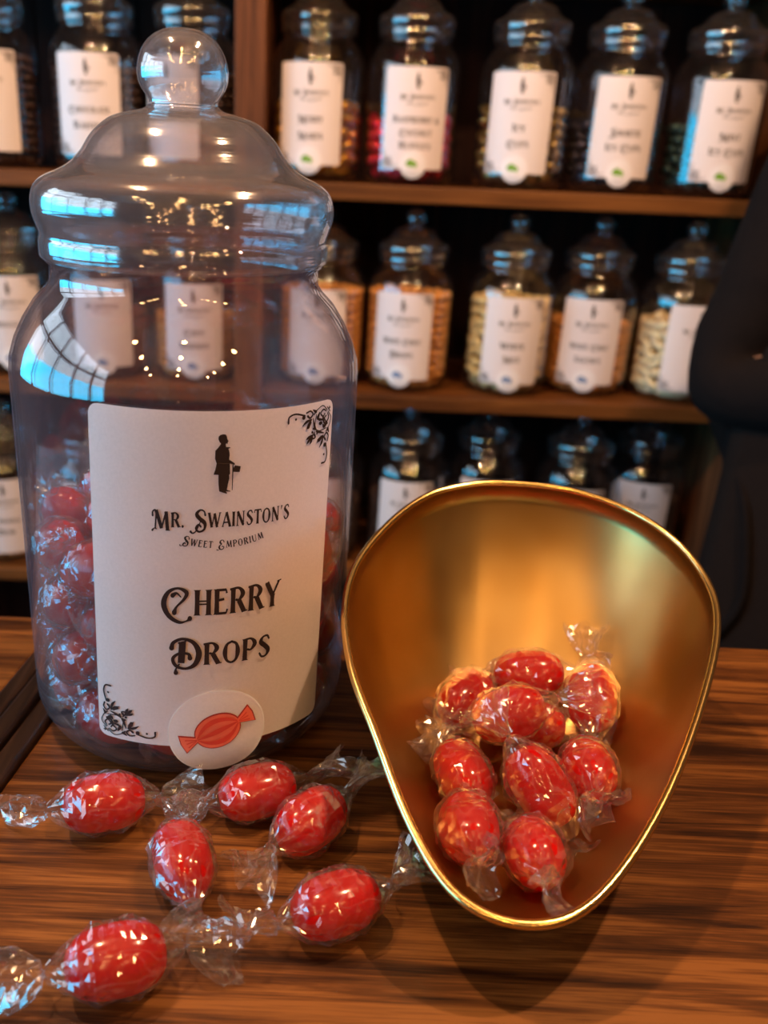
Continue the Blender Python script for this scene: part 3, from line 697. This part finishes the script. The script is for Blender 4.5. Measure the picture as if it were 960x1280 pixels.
def settle(A, B, rad, half, wall, steps, fall):
    """rigid capsules (ends A, B) sinking until none overlap; wall(P) pushes the ends back inside"""
    n = len(A); idx = np.concatenate([np.arange(n), np.arange(n)]); tt = np.array([-1, -.33, .33, 1.0])
    for it in range(steps):
        f = fall if it < steps * .75 else fall * .15
        if it > steps * .93: f = 0
        A[:, 2] -= f; B[:, 2] -= f
        for _ in range(3):
            P = np.concatenate([A + (B - A) * (t + 1) / 2 for t in tt]); own = np.tile(np.arange(n), 4); wB = np.repeat((tt + 1) / 2, n)
            d = P[:, None] - P[None]; L = np.sqrt((d ** 2).sum(-1)) + 1e-9; ov = np.clip(2 * rad - L, 0, None); ov[own[:, None] == own[None]] = 0
            mv = (d / L[..., None] * ov[..., None] * .22).sum(1)
            for g in range(4):
                q = slice(g * n, g * n + n); w_ = (tt[g] + 1) / 2
                A += mv[q] * (1 - w_); B += mv[q] * w_
            A[:] = wall(A); B[:] = wall(B)
            u = B - A; l = np.sqrt((u ** 2).sum(1))[:, None] + 1e-9; c = (u / l) * (l - 2 * half) / 2; A += c; B -= c
    return A, B
# six on the counter: pixel of the middle, then of the two tail ends
ON_TOP = [((130, 1003), (32, 1008), (212, 985), 'wrapped red cherry drop lying below the jar beside the dark strip'),
          ((228, 1075), (208, 968), (258, 1150), 'wrapped red cherry drop pointing from the jar label towards the nearer drops'),
          ((322, 989), (240, 1010), (415, 966), 'wrapped red cherry drop partly hidden behind another, under the round sticker'),
          ((389, 1025), (309, 1080), (454, 976), 'wrapped red cherry drop lying across the front of another by the scoop'),
          ((420, 1130), (315, 1168), (522, 1098), 'wrapped red cherry drop with a small twist pointing at the scoop lip'),
          ((145, 1200), (8, 1212), (270, 1160), 'wrapped red cherry drop lying farthest from the jar on the counter')]
for i, (c, a, b, lb) in enumerate(ON_TOP):
    z = 0.0123
    pa, pb, pc = on_z(*a, z), on_z(*b, z), on_z(*c, z)
    sw = sweet(pc, (pb - pa), 0.6 + 1.3 * i, lb); press(sw, lambda p: Vector((p.x, p.y, max(p.z, .0004))))

# ------------------------------------------------------------------ the big jar
JC = Vector((-0.0632, 0.386, 0.0))
JC.z = 0.0003; jr = empty('sweet_jar', JC); tag(jr, 'large clear sweet jar labelled Cherry Drops standing on the counter', 'jar')
jar_parts(jr, math.radians(18.0), True, [("Cherry", 0.0114, 0.0490, -0.0105), ("Drops", 0.0102, 0.0425, -0.0335)], 'candy')

# sweets inside it: settle balls in the cylinder
rng = np.random.default_rng(5)
NB, CR, CH = 80, 0.0127, 0.0055
a = rng.uniform(0, 2 * PI, NB); q = np.sqrt(rng.uniform(0, 1, NB)) * .05
P0 = np.stack([q * np.cos(a), q * np.sin(a), .03 + rng.uniform(0, .19, NB)], 1)
D0 = rng.normal(size=(NB, 3)) * [1, 1, .6]; D0 /= np.sqrt((D0 ** 2).sum(1))[:, None]
def jar_wall(P):
    P = P.copy(); P[:, 2] = np.maximum(P[:, 2], CR + .0078)
    lim = np.where(P[:, 2] < CORNER + .006, RJ - WALL - CR - .0035, RJ - WALL - CR - .0008); rr = np.hypot(P[:, 0], P[:, 1])
    P[:, :2] *= np.minimum(1, lim / np.maximum(rr, 1e-6))[:, None]; return P
A_, B_ = settle(P0 - D0 * CH, P0 + D0 * CH, CR, CH, jar_wall, 420, .0008)
rnd = random.Random(11)
for p0, p1 in zip(A_, B_):
    sw = sweet(JC + Vector((p0 + p1) / 2), Vector(p1 - p0), rnd.uniform(0, 6), 'wrapped red cherry drop piled inside the big labelled jar', 'cherry drops inside the big jar', PACKED)
    press(sw, lambda p: jar_press(p, JC))

# ------------------------------------------------------------------ brass scoop
LIP = on_z(668, 1157, 0.035); BACK = on_y(625, 604, 0.43)
PN = (BACK - LIP).cross(Vector((1, 0, 0))).normalized()
def on_plane(px, py):
    d = ray(px, py); return EYEP + d * ((LIP - EYEP).dot(PN) / d.dot(PN))
RIMPX = [(625, 604), (575, 608), (530, 622), (486, 655), (447, 703), (431, 760), (439, 835), (470, 920), (508, 1020), (553, 1100), (605, 1142), (668, 1156), (728, 1138), (785, 1078), (838, 985), (877, 880), (896, 795), (889, 738), (852, 684), (792, 641), (712, 613)]
rim = [Vector(p) for p in catmull([on_plane(*q) for q in RIMPX], 5, True)]
SO = Vector((0.088, 0.322, 0.0))
AM = math.radians(76)
def bowl(off, na=18):
    V, Fc = [], []; n = len(rim)
    V.append((SO.x, SO.y, off))
    for i in range(1, na + 1):
        u = i / na; aa = AM * u
        fs = sin(aa) / sin(AM); fz = (1 - cos(aa)) / (1 - cos(AM))
        fs = fs * .93 + .07 * u; fz = max(0, fz * 1.02 - .02)
        for p in rim:
            h = Vector((p.x - SO.x, p.y - SO.y)); hl = h.length; g = (hl - 0.0011 * (0 if off < .001 else 1) * u) / hl
            V.append((SO.x + h.x * fs * g, SO.y + h.y * fs * g, off * (1 - u) + (p.z) * fz))
    for k in range(n): Fc.append((0, 1 + (k + 1) % n, 1 + k))
    for i in range(na - 1):
        for k in range(n):
            a_, b_ = 1 + i * n, 1 + (i + 1) * n; Fc.append((a_ + k, a_ + (k + 1) % n, b_ + (k + 1) % n, b_ + k))
    return V, Fc
sc = empty('brass_scoop', (SO.x, SO.y, 0)); tag(sc, 'egg-shaped brass scale scoop holding wrapped cherry drops', 'scoop')
vo, fo = bowl(0.0004); vi, fi = bowl(0.0018)
nO = len(vo)
Vb = vo + vi; Fb = [f[::-1] for f in fo] + [tuple(i + nO for i in f) for f in fi]
lo = nO - len(rim); li = len(Vb) - len(rim)
for k in range(len(rim)): Fb.append((lo + k, lo + (k + 1) % len(rim), li + (k + 1) % len(rim), li + k))
o = obj('bowl', mdata('bowl', [Vector(v) - sc.location for v in Vb], Fb, M['brass']), sc)
o = obj('rim', mdata('rim', *tube([p - sc.location for p in rim], 0.0017, 10, True), M['brass_rim']), sc)
tree = BVHTree.FromPolygons([Vector(v) for v in vi], fi)
# sweets in the scoop: pixel of the middle, pixel the length points to, height above the brass
IN_SCOOP = [((662, 838), (722, 832), .0130, 'smooth glossy cherry drop lying crosswise against the high wall of the scoop'), ((576, 868), (612, 842), .0130, 'slanting wrapped cherry drop on the big-jar side of the scoop pile'),
            ((745, 866), (738, 812), .0135, 'upright wrapped cherry drop leaning on the bare bright side of the scoop'), ((664, 893), (705, 912), .0135, 'cherry drop buried in the middle of the scoop pile'),
            ((632, 912), (672, 935), .0310, 'cherry drop lying on top in the middle of the scoop pile'), ((593, 972), (612, 1020), .0135, 'cherry drop with a crinkled gold-lit twist in the scoop, above the slanting front one'),
            ((634, 965), (650, 1000), .0135, 'deep red cherry drop under the others in the scoop'), ((688, 978), (694, 925), .0280, 'cherry drop with a tall twist standing up amid the scoop pile'),
            ((734, 965), (718, 1015), .0170, 'wrapped cherry drop beside the empty flank of the scoop'), ((580, 1034), (606, 1092), .0150, 'slanting cherry drop near the scoop lip with a fanned clear twist'),
            ((672, 1062), (690, 1118), .0150, 'cherry drop at the scoop lip beside the slanting one, twist towards the lip')]
def brass(p):
    lc, n_, _, _ = tree.find_nearest(Vector(p))
    if n_.z < 0: n_ = -n_
    return lc, n_
A_, B_ = [], []
for c, e, h, lb in IN_SCOOP:
    hit, nr, _, _ = tree.ray_cast(EYEP, ray(*c).normalized()); hit2, _, _, _ = tree.ray_cast(EYEP, ray(*e).normalized())
    if nr.z < 0: nr = -nr
    d = ray(*c).normalized(); pos = hit - d * (h / max(.25, abs(d.dot(nr))))   # along the line of sight, so it keeps its place in the pile
    ax = ((hit2 + Vector((0, 0, .013))) - (hit + nr * .012)).normalized()
    A_.append(pos - ax * CH); B_.append(pos + ax * CH)
def scoop_wall(P):
    P = P.copy()
    for k in range(len(P)):
        lc, n_ = brass(P[k]); g = (Vector(P[k]) - lc).dot(n_)
        if g < .0130: P[k] += np.array(n_ * (.0130 - g))
    return P
A_, B_ = settle(np.array(A_), np.array(B_), .0124, CH, scoop_wall, 90, .0001)
def brass_press(p):
    lc, n_ = brass(p); return lc + n_ * .0007 if (p - lc).dot(n_) < .0007 else p
for i, ((c, e, h, lb), p0, p1) in enumerate(zip(IN_SCOOP, A_, B_)):
    sw = sweet(Vector((p0 + p1) / 2), Vector(p1 - p0), 1.1 * i, lb); press(sw, brass_press)

# ------------------------------------------------------------------ jars on the shelves
def add_piece(kind, rnd):
    """small sweet shapes for the shelf jars: returns verts, faces (low poly)"""
    if kind == 'toffee':
        V, Fc = tube([(-.017, 0, 0), (-.0115, 0, 0), (-.0105, 0, 0), (-.008, 0, 0), (.008, 0, 0), (.0105, 0, 0), (.0115, 0, 0), (.017, 0, 0)], [.006, .002, .003, .009, .009, .003, .002, .006], 8)
    elif kind == 'cup':
        V, Fc = lathe([(0, 0), (.009, 0), (.013, .010), (.0122, .0105), (.0, .0085)], 12)
    elif kind == 'foam':
        V, Fc = tube([(-.018, 0, .004), (-.012, 0, .001), (0, 0, -.001), (.012, 0, .001), (.018, 0, .004)], [.003, .0075, .0085, .0075, .003], 8)
    elif kind == 'mouse':
        V, Fc = tube([(-.016, 0, 0), (-.012, 0, .001), (0, 0, .001), (.010, 0, -.001), (.015, 0, -.003)], [.004, .0085, .009, .006, .002], 8)
    else:
        bm = bmesh.new(); bmesh.ops.create_icosphere(bm, subdivisions=1, radius=.0085); V = [v.co.copy() for v in bm.verts]; Fc = [tuple(v.index for v in f.verts) for f in bm.faces]; bm.free()
        V = [Vector((v.x * 1.1, v.y * .95, v.z * .8)) for v in V]
    return V, Fc
PIECE_MATS = {}
def piece_mat(nm, col, rough, metal=0.0):
    if nm not in PIECE_MATS: PIECE_MATS[nm] = plain(nm, col, rough, metal, noise_amt=0.35, scale=90)
    return PIECE_MATS[nm]
def spots(hgt, step, rad, rnd):
    out = []; z = step * .55 + .007; lay = 0
    while z < hgt:
        rings = [(RJ - WALL - rad * 1.12, 1.0)]
        if z + step >= hgt: rings += [((RJ - WALL - rad * 3.1), 1.0), (rad * 1.0, 1.0)]
        for R_, _ in rings:
            n = max(1, int(2 * PI * R_ / (rad * 2.05)))
            for k in range(n):
                a = 2 * PI * (k + .5 * (lay % 2)) / n + rnd.uniform(-.05, .05)
                rr_ = R_ if z > .022 else min(R_, RJ - .012 - rad)
                out.append((rr_ * cos(a), rr_ * sin(a), z + rnd.uniform(-.2, .2) * rad, a))
        z += step; lay += 1
    return out
def fill(jp, kind, mt, hgt, name, label, cat, single, seed):
    rnd = random.Random(seed)
    rad, step = {'toffee': (.0125, .019), 'cup': (.0135, .016), 'foam': (.0125, .0165), 'mouse': (.0125, .0175), 'bean': (.0085, .0135)}[kind]
    V0, F0 = add_piece(kind, rnd)
    if single: me = mdata(name, V0, F0, mt)
    VV, FF = [], []
    for x, y, z, a in spots(hgt, step, rad, rnd):
        mm = Matrix.Rotation(a + PI / 2, 4, 'Z') @ Matrix.Rotation(rnd.uniform(-.7, .7), 4, 'Y') @ Matrix.Rotation(rnd.uniform(-.5, .5), 4, 'X'); mm.translation = Vector((x, y, z))
        for _ in range(3):
            pts = [mm @ Vector(v) for v in V0]; ex = max(max(math.hypot(p.x, p.y) - (r_in(max(p.z, .0078)) - .0006) for p in pts), 0); lo_ = max(.0078 - min(p.z for p in pts), 0)
            mm.translation += Vector((-cos(a) * ex, -sin(a) * ex, lo_))
        mm.translation += jp
        if single:
            o = obj(name, me); o.matrix_world = mm; tag(o, label, cat, label)
        else:
            b = len(VV); VV += [mm @ Vector(v) - jp for v in V0]; FF += [tuple(b + i for i in f) for f in F0]
    if not single:
        # the heap inside, below the outer layer
        o = obj(name, mdata(name, VV, FF, mt), None, jp); tag(o, label, cat, None, 'stuff')
amber = piece_mat('warm_lit_chocolate', (0.75, 0.33, 0.07), .45); choc = piece_mat('dark_chocolate', (0.045, 0.018, 0.010), .35)  # amber: the cast of warm light on pale chocolate, put into its colour
gold = piece_mat('gold_foil', (0.75, 0.40, 0.05), .3, .8); redf = piece_mat('red_foil', (0.70, 0.02, 0.045), .3, .5); icy = piece_mat('gold_cup_foil', (0.50, 0.36, 0.12), .35, .8)
darkf = piece_mat('dark_blue_foil', (0.05, 0.05, 0.08), .3, .6); grn = piece_mat('dark_green_foil', (0.03, 0.07, 0.06), .3, .5)
cream = piece_mat('cream_foam', (0.95, 0.68, 0.40), .6); mousew = piece_mat('white_chocolate', (0.90, 0.60, 0.25), .5)
rednut = piece_mat('reddish_brown_sweets', (0.16, 0.035, 0.016), .4)
# (label centre pixel, label turn in degrees, words, sticker print, filling, own label)
SH1 = [((-22, 112), 0, [], None, ('bean', choc, .165, 'chocolate_sweet', 'dark chocolate sweets filling the jar beside the raisins', False), 'clear jar full of dark chocolates beside the Chocolate Raisins jar'),
       ((109, 125), -8, [("Chocolate", .0088, .066, -.012), ("Raisins", .0088, .05, -.035)], None, ('bean', choc, .15, 'chocolate_raisin', 'chocolate raisins filling the jar labelled Chocolate Raisins', False), 'clear shelf jar labelled Chocolate Raisins'),
       ((229, 128), -30, [], None, ('bean', choc, .15, 'chocolate_sweet', 'dark sweets filling the jar behind the big lid knob', False), 'dark-filled shelf jar behind the round knob of the big jar'),
       ((388, 138), -8, [("Merry", .0092, .04, -.012), ("Maids", .0092, .04, -.036)], 'green_ink', ('toffee', gold, .12, 'toffee', 'gold wrapped toffee in the Merry Maids jar', True), 'clear shelf jar labelled Merry Maids with green sticker'),
       ((520, 146), 5, [("Raspberry &", .0086, .074, -.006), ("Coconut", .0086, .052, -.025), ("Ruffles", .0086, .05, -.044)], 'green_ink', ('toffee', redf, .10, 'ruffle', 'red foil ruffle in the Raspberry and Coconut jar', True), 'clear shelf jar labelled Raspberry & Coconut Ruffles'),
       ((651, 150), -8, [("Icy", .0092, .02, -.012), ("Cups", .0092, .034, -.035)], 'green_ink', ('cup', icy, .12, 'icy_cup', 'gold foil cup in the Icy Cups jar', True), 'clear shelf jar labelled Icy Cups between Ruffles and Smartie jars'),
       ((783, 158), 8, [("Smartie", .0092, .05, -.012), ("Icy Cups", .0092, .056, -.034)], 'green_ink', ('cup', darkf, .11, 'icy_cup', 'dark foil cups filling the Smartie Icy Cups jar', False), 'clear shelf jar labelled Smartie Icy Cups'),
       ((914, 160), 14, [("Mint", .0092, .034, -.012), ("Icy Cups", .0092, .056, -.034)], 'green_ink', ('cup', grn, .11, 'icy_cup', 'dark green foil cups filling the Mint Icy Cups jar', False), 'clear shelf jar labelled Mint Icy Cups')]
SH2 = [((12, 412), 0, [("Chocolate", .009, .066, -.012)], 'blue_ink', ('bean', choc, .12, 'chocolate_drop', 'dark sweets in the middle-shelf jar next to the big jar shoulder', False), 'middle-shelf jar with blue-lit label next to the big jar shoulder'),
       ((128, 418), 0, [], 'blue_ink', ('bean', rednut, .12, 'chocolate_drop', 'brown sweets in the first jar seen through the big jar', False), 'middle-shelf jar seen through the big jar, farther from the divider post'),
       ((243, 424), 0, [("Choc", .009, .036, -.012), ("Raisins", .009, .05, -.035)], 'blue_ink', ('bean', amber, .12, 'chocolate_drop', 'amber sweets in the jar seen through the big jar by the post', False), 'middle-shelf jar seen through the big jar, next to the divider post'),
       ((395, 432), -6, [], 'blue_ink', ('bean', amber, .165, 'chocolate_drop', 'amber sweets in the jar half behind the big jar shoulder', False), 'middle-shelf jar half hidden behind the big jar, on the scoop side of its shoulder'),
       ((503, 422), -10, [("White Choc", .0086, .066, -.012), ("Drops", .0086, .04, -.035)], 'blue_ink', ('bean', amber, .165, 'chocolate_drop', 'white-chocolate drops coloured amber as under warm light in the White Choc Drops jar', False), 'middle-shelf jar labelled White Choc Drops, full of amber drops'),
       ((641, 428), 4, [("White", .009, .042, -.012), ("Mice", .009, .03, -.035)], 'blue_ink', ('mouse', mousew, .165, 'white_mouse', 'cream chocolate mouse in the White Mice jar', True), 'middle-shelf jar labelled White Mice'),
       ((738, 430), -4, [("White Choc", .0086, .066, -.012), ("Jazzies", .0086, .044, -.035)], 'blue_ink', ('bean', amber, .125, 'chocolate_drop', 'amber sweets in the jar between White Mice and foam jars', False), 'middle-shelf jar between the White Mice and the cream foam jars'),
       ((868, 445), 18, [], None, ('foam', cream, .135, 'foam_sweet', 'cream foam sweet in the jar beside the black sleeve', True), 'middle-shelf jar of pale cream foam sweets beside the black sleeve')]
SH3 = [((5, 648), 0, [("Banana", .009, .05, -.012), ("Bon", .009, .03, -.035)], None, ('bean', amber, .10, 'chocolate_drop', 'amber sweets in the lower-shelf jar past the flap side of the big jar', False), 'lower-shelf jar with an amber-lit label past the flap side of the big jar'),
       ((112, 650), 0, [], None, ('bean', rednut, .10, 'chocolate_drop', 'brown sweets in the lower jar behind the big jar', False), 'lower-shelf jar behind the cherry drops, farther from the divider post'),
       ((222, 655), 0, [], None, ('bean', choc, .10, 'chocolate_drop', 'dark sweets in the lower jar behind the big label', False), 'lower-shelf jar behind the big jar label, next to the post'),
       ((402, 655), 0, [], None, ('bean', choc, .12, 'chocolate_drop', 'dark sweets in the lower jar between big jar and scoop', False), 'lower-shelf jar between the big jar and the scoop rim'),
       ((505, 652), -4, [], None, ('bean', choc, .13, 'chocolate_drop', 'dark sweets in the lower jar above the scoop edge', False), 'lower-shelf jar with a broad pale label above the scoop edge'),
       ((604, 657), 0, [], None, ('bean', choc, .13, 'chocolate_drop', 'dark sweets in the lower jar above the scoop top', False), 'lower-shelf jar peeping just over the highest edge of the scoop'),
       ((718, 655), 0, [], None, ('bean', choc, .13, 'chocolate_drop', 'dark sweets in the lower jar behind the bright scoop side', False), 'lower-shelf jar with brightest lid behind the pale side of the scoop'),
       ((800, 655), -4, [], None, ('bean', choc, .13, 'chocolate_drop', 'dark sweets in the lower jar by the black apron', False), 'lower-shelf jar beside the person in black')]
for rows, z, grp in ((SH1, SZ[1], 'jars on the upper shelf'), (SH2, SZ[2], 'jars on the middle shelf'), (SH3, SZ[3], 'jars on the lower shelf')):
    prev = None
    for i, (px, turn, words, stk, fl, lb) in enumerate(rows):
        yb_ = 0.012
        face = on_y(*px, YS + yb_); yaw = math.atan2(-face.x, face.y) * -1.0
        # the label faces the middle of the counter; the jar axis lies one radius behind the label
        th = -math.atan2(face.x, face.y) * 0.6 + math.radians(turn)
        zj = z + .0004 + (S3UP if (z < -.4 and face.x > XD) else 0)
        for yb_ in [.012 + .004 * k for k in range(30)]:
            face = on_y(*px, YS + yb_); jp = Vector((face.x - RJ * sin(th) * .9, YS + yb_ + RJ, zj))
            gap = abs(jp.x - XD) - .024 - RJ       # clear of the divider post
            if gap < .002: jp.x += (.002 - gap) * (1 if jp.x > XD else -1)
            if prev is None or (jp - prev).xy.length > 2 * RJ + .002: break
        prev = jp
        r = empty('sweet_jar', jp); tag(r, lb, 'jar', grp)
        jar_parts(r, th, False, words if z != SZ[3] else words, stk)
        if not words and i == 2 and z == SZ[1]: pass
        kind, mt, hgt, nm, fl_lb, single = fl
        fill(jp, kind, mt, hgt, nm, fl_lb, 'sweet', single, i + int(z * 100))

# ------------------------------------------------------------------ person in black behind the counter
def skin_mesh(name, verts, edges, mat, root=0, sub=2):
    me = bpy.data.meshes.new(name); me.from_pydata([v[0] for v in verts], edges, [])
    o = bpy.data.objects.new(name, me); COL.objects.link(o)
    md = o.modifiers.new('skin', 'SKIN'); md.use_smooth_shade = True; md.branch_smoothing = 0.6
    if not me.skin_vertices: 
        bpy.context.view_layer.objects.active = o
    sv = me.skin_vertices[0].data
    for i, v in enumerate(verts):
        r = v[1]; sv[i].radius = (r, r) if not isinstance(r, tuple) else r; sv[i].use_root = (i == root)
    o.modifiers.new('sub', 'SUBSURF').levels = sub; o.modifiers['sub'].render_levels = sub
    dg = bpy.context.evaluated_depsgraph_get(); me2 = bpy.data.meshes.new_from_object(o.evaluated_get(dg))
    bpy.data.objects.remove(o); me2.name = name; me2.materials.clear(); me2.materials.append(mat)
    for p_ in me2.polygons: p_.use_smooth = True
    return me2
PX, PY = 0.68, 1.03
pr = empty('person', (PX, PY, ZF)); tag(pr, 'person in black long-sleeved top and apron standing behind the counter', 'person')
# local coordinates, metres above the floor, facing -y
def sym(s): return -1 if s == 0 else 1
V = []; Ed = []
def jv(p, r, par=None):
    V.append((p, r)); i = len(V) - 1
    if par is not None: Ed.append((par, i))
    return i
pel = jv((0, 0, .95), .12); wa = jv((0, 0, 1.08), .11, pel); ch_ = jv((0, .01, 1.25), .125, wa); nk0 = jv((0, .015, 1.40), .07, ch_); nk = jv((0, .01, 1.47), .05, nk0)
h0 = jv((0, -.005, 1.53), .066, nk); h1 = jv((0, -.01, 1.60), .083, h0); h2 = jv((0, -.002, 1.67), .07, h1)
hands = []
for s in (-1, 1):
    hp = jv((s * .09, 0, .90), .085, pel); kn = jv((s * .10, -.01, .50), .052, hp); an = jv((s * .10, .01, .09), .036, kn); jv((s * .11, -.11, .035), .034, an)
    sh = jv((s * .138, .015, 1.345), .050, ch_); el = jv((s * .218, .0, .985), .040, sh); wr = jv((s * .075, -.185, 1.05), .026, el); pa = jv((s * .035, -.215, 1.055), .028, wr); hands.append((s, wr, pa))
for s, wr, pa in hands:
    for f in range(4):
        b0 = jv((s * .012, -.232 - .004 * (f % 2), 1.085 - .018 * f), .0095, pa); b1 = jv((-s * .014, -.236 - s * .008, 1.082 - .018 * f), .0088, b0); jv((-s * (.028 - .004 * abs(f - 1)), -.222 - s * .008, 1.080 - .018 * f), .0078, b1)
    t0 = jv((s * .035, -.228, 1.090), .011, wr); jv((s * .012, -.240, 1.105), .0095, t0)
obj('body', skin_mesh('body', V, Ed, M['skin']), pr)
V = []; Ed = []
pel = jv((0, 0, .96), .15); wa = jv((0, 0, 1.08), .145, pel); ch_ = jv((0, .01, 1.25), .155, wa); nk0 = jv((0, .015, 1.40), .085, ch_); jv((0, .012, 1.43), .065, nk0)
for s in (-1, 1):
    sh = jv((s * .138, .015, 1.345), .066, ch_); m1 = jv((s * .165, .01, 1.16), .058, sh); el = jv((s * .222, .005, .975), .056, m1); c1 = jv((s * .18, -.06, .98), .062, el); jv((s * .125, -.135, 1.015), .048, c1)
top = obj('long_sleeved_top', skin_mesh('long_sleeved_top', V, Ed, M['cloth']), pr)
# sleeve creases
me = top.data
for v in me.vertices:
    n_ = noise.noise(Vector((v.co.x * 9, v.co.y * 9, v.co.z * 28))); k = 1.0 if v.co.z < 1.15 else .5
    v.co += v.normal * (0.007 * n_ * k)
V = []; Ed = []
pel = jv((0, 0, .97), .15)
for s in (-1, 1):
    hp = jv((s * .085, 0, .88), .105, pel); kn = jv((s * .10, -.01, .50), .075, hp); jv((s * .10, .005, .08), .06, kn)
obj('trousers', skin_mesh('trousers', V, Ed, M['cloth']), pr)
# apron: curved sheet round the front, with thickness
Va, Fa = [], []
na, nz = 22, 14
for t2 in (0, 1):
    for j in range(nz + 1):
        z = .42 + (1.28 - .42) * j / nz
        hw = 1.25 if z < 1.0 else 1.25 - (z - 1.0) * 2.4
        rx = .225 + (1.05 - min(z, 1.05)) * .04; ry = .165 + (1.05 - min(z, 1.05)) * .06
        for i in range(na + 1):
            a = hw * (2 * i / na - 1); fo_ = .006 * sin(a * 9) * (1.1 - z if z < 1.1 else 0)
            Va.append(((rx + fo_ - .003 * t2) * sin(a), -(ry + fo_ - .003 * t2) * cos(a), z))
st_ = (nz + 1) * (na + 1)
for j in range(nz):
    for i in range(na):
        a = j * (na + 1) + i; Fa.append((a, a + 1, a + na + 2, a + na + 1)); b = a + st_; Fa.append((b, b + na + 1, b + na + 2, b + 1))
edge = [i for i in range(na + 1)] + [j * (na + 1) + na for j in range(1, nz + 1)] + [nz * (na + 1) + i for i in range(na - 1, -1, -1)] + [j * (na + 1) for j in range(nz - 1, 0, -1)]
for k in range(len(edge)):
    a, b = edge[k], edge[(k + 1) % len(edge)]; Fa.append((a, a + st_, b + st_, b))
ap = obj('apron', mdata('apron', Va, Fa, M['apron']), pr)
obj('apron_tie', mdata('apron_tie', *tube([tuple(p) for p in catmull([(-.185, -.09, .98), (-.21, -.05, .93), (-.20, -.09, .86), (-.19, -.11, .76), (-.205, -.10, .70)], 5)], .006, 8), M['cloth']), ap)
for s in (-1, 1):
    obj('neck_strap', mdata('neck_strap', *tube([tuple(p) for p in catmull([(s * .10, -.155, 1.27), (s * .085, -.12, 1.38), (s * .05, .0, 1.47), (s * .0, .07, 1.47)], 5)], .006, 8), M['cloth']), ap)
    sv_, sf_ = tube([(s * .105, .06, .05), (s * .105, .0, .055), (s * .11, -.08, .045), (s * .112, -.15, .032), (s * .112, -.18, .028)], [.04, .048, .046, .036, .016], 14)
    obj('shoe', mdata('shoe', [(x, y, max(0, z)) for x, y, z in sv_], sf_, M['shoe']), pr)
    obj('ear', mdata('ear', *tube([(s * .082, .005, 1.575), (s * .088, .01, 1.60), (s * .084, .006, 1.63)], [.008, .014, .008], 8), M['skin']), pr)
    obj('eye', mdata('eye', *lathe([(0, -.009), (.006, -.006), (.009, 0), (.006, .006), (0, .009)], 10), M['eye']), pr, (s * .031, -.086, 1.61))
obj('nose', mdata('nose', *tube([(0, -.088, 1.615), (0, -.100, 1.59), (0, -.106, 1.575), (0, -.09, 1.565)], [.006, .010, .013, .008], 8), M['skin']), pr)
obj('mouth', mdata('mouth', *tube([(-.022, -.078, 1.545), (0, -.088, 1.545), (.022, -.078, 1.545)], [.003, .006, .003], 8), M['lip']), pr)
hv, hf = [], []
for j in range(9):
    ph = PI / 2 * (1 - j / 5.2)
    for i in range(24):
        a = 2 * PI * i / 24; front = max(0, -sin(a)) ; rr_ = cos(ph) if ph > 0 else 1.0
        zz = 1.62 + .105 * sin(ph) if ph > 0 else 1.62 - .03 * (j - 5)
        if ph <= .25: zz = zz + front * (.05 + .03 * (j - 4))
        hv.append((.094 * rr_ * cos(a), .005 + .104 * rr_ * sin(a), zz))
for j in range(8):
    for i in range(24): hf.append((j * 24 + i, j * 24 + (i + 1) % 24, (j + 1) * 24 + (i + 1) % 24, (j + 1) * 24 + i))
obj('hair', mdata('hair', hv, hf, M['hair']), pr)
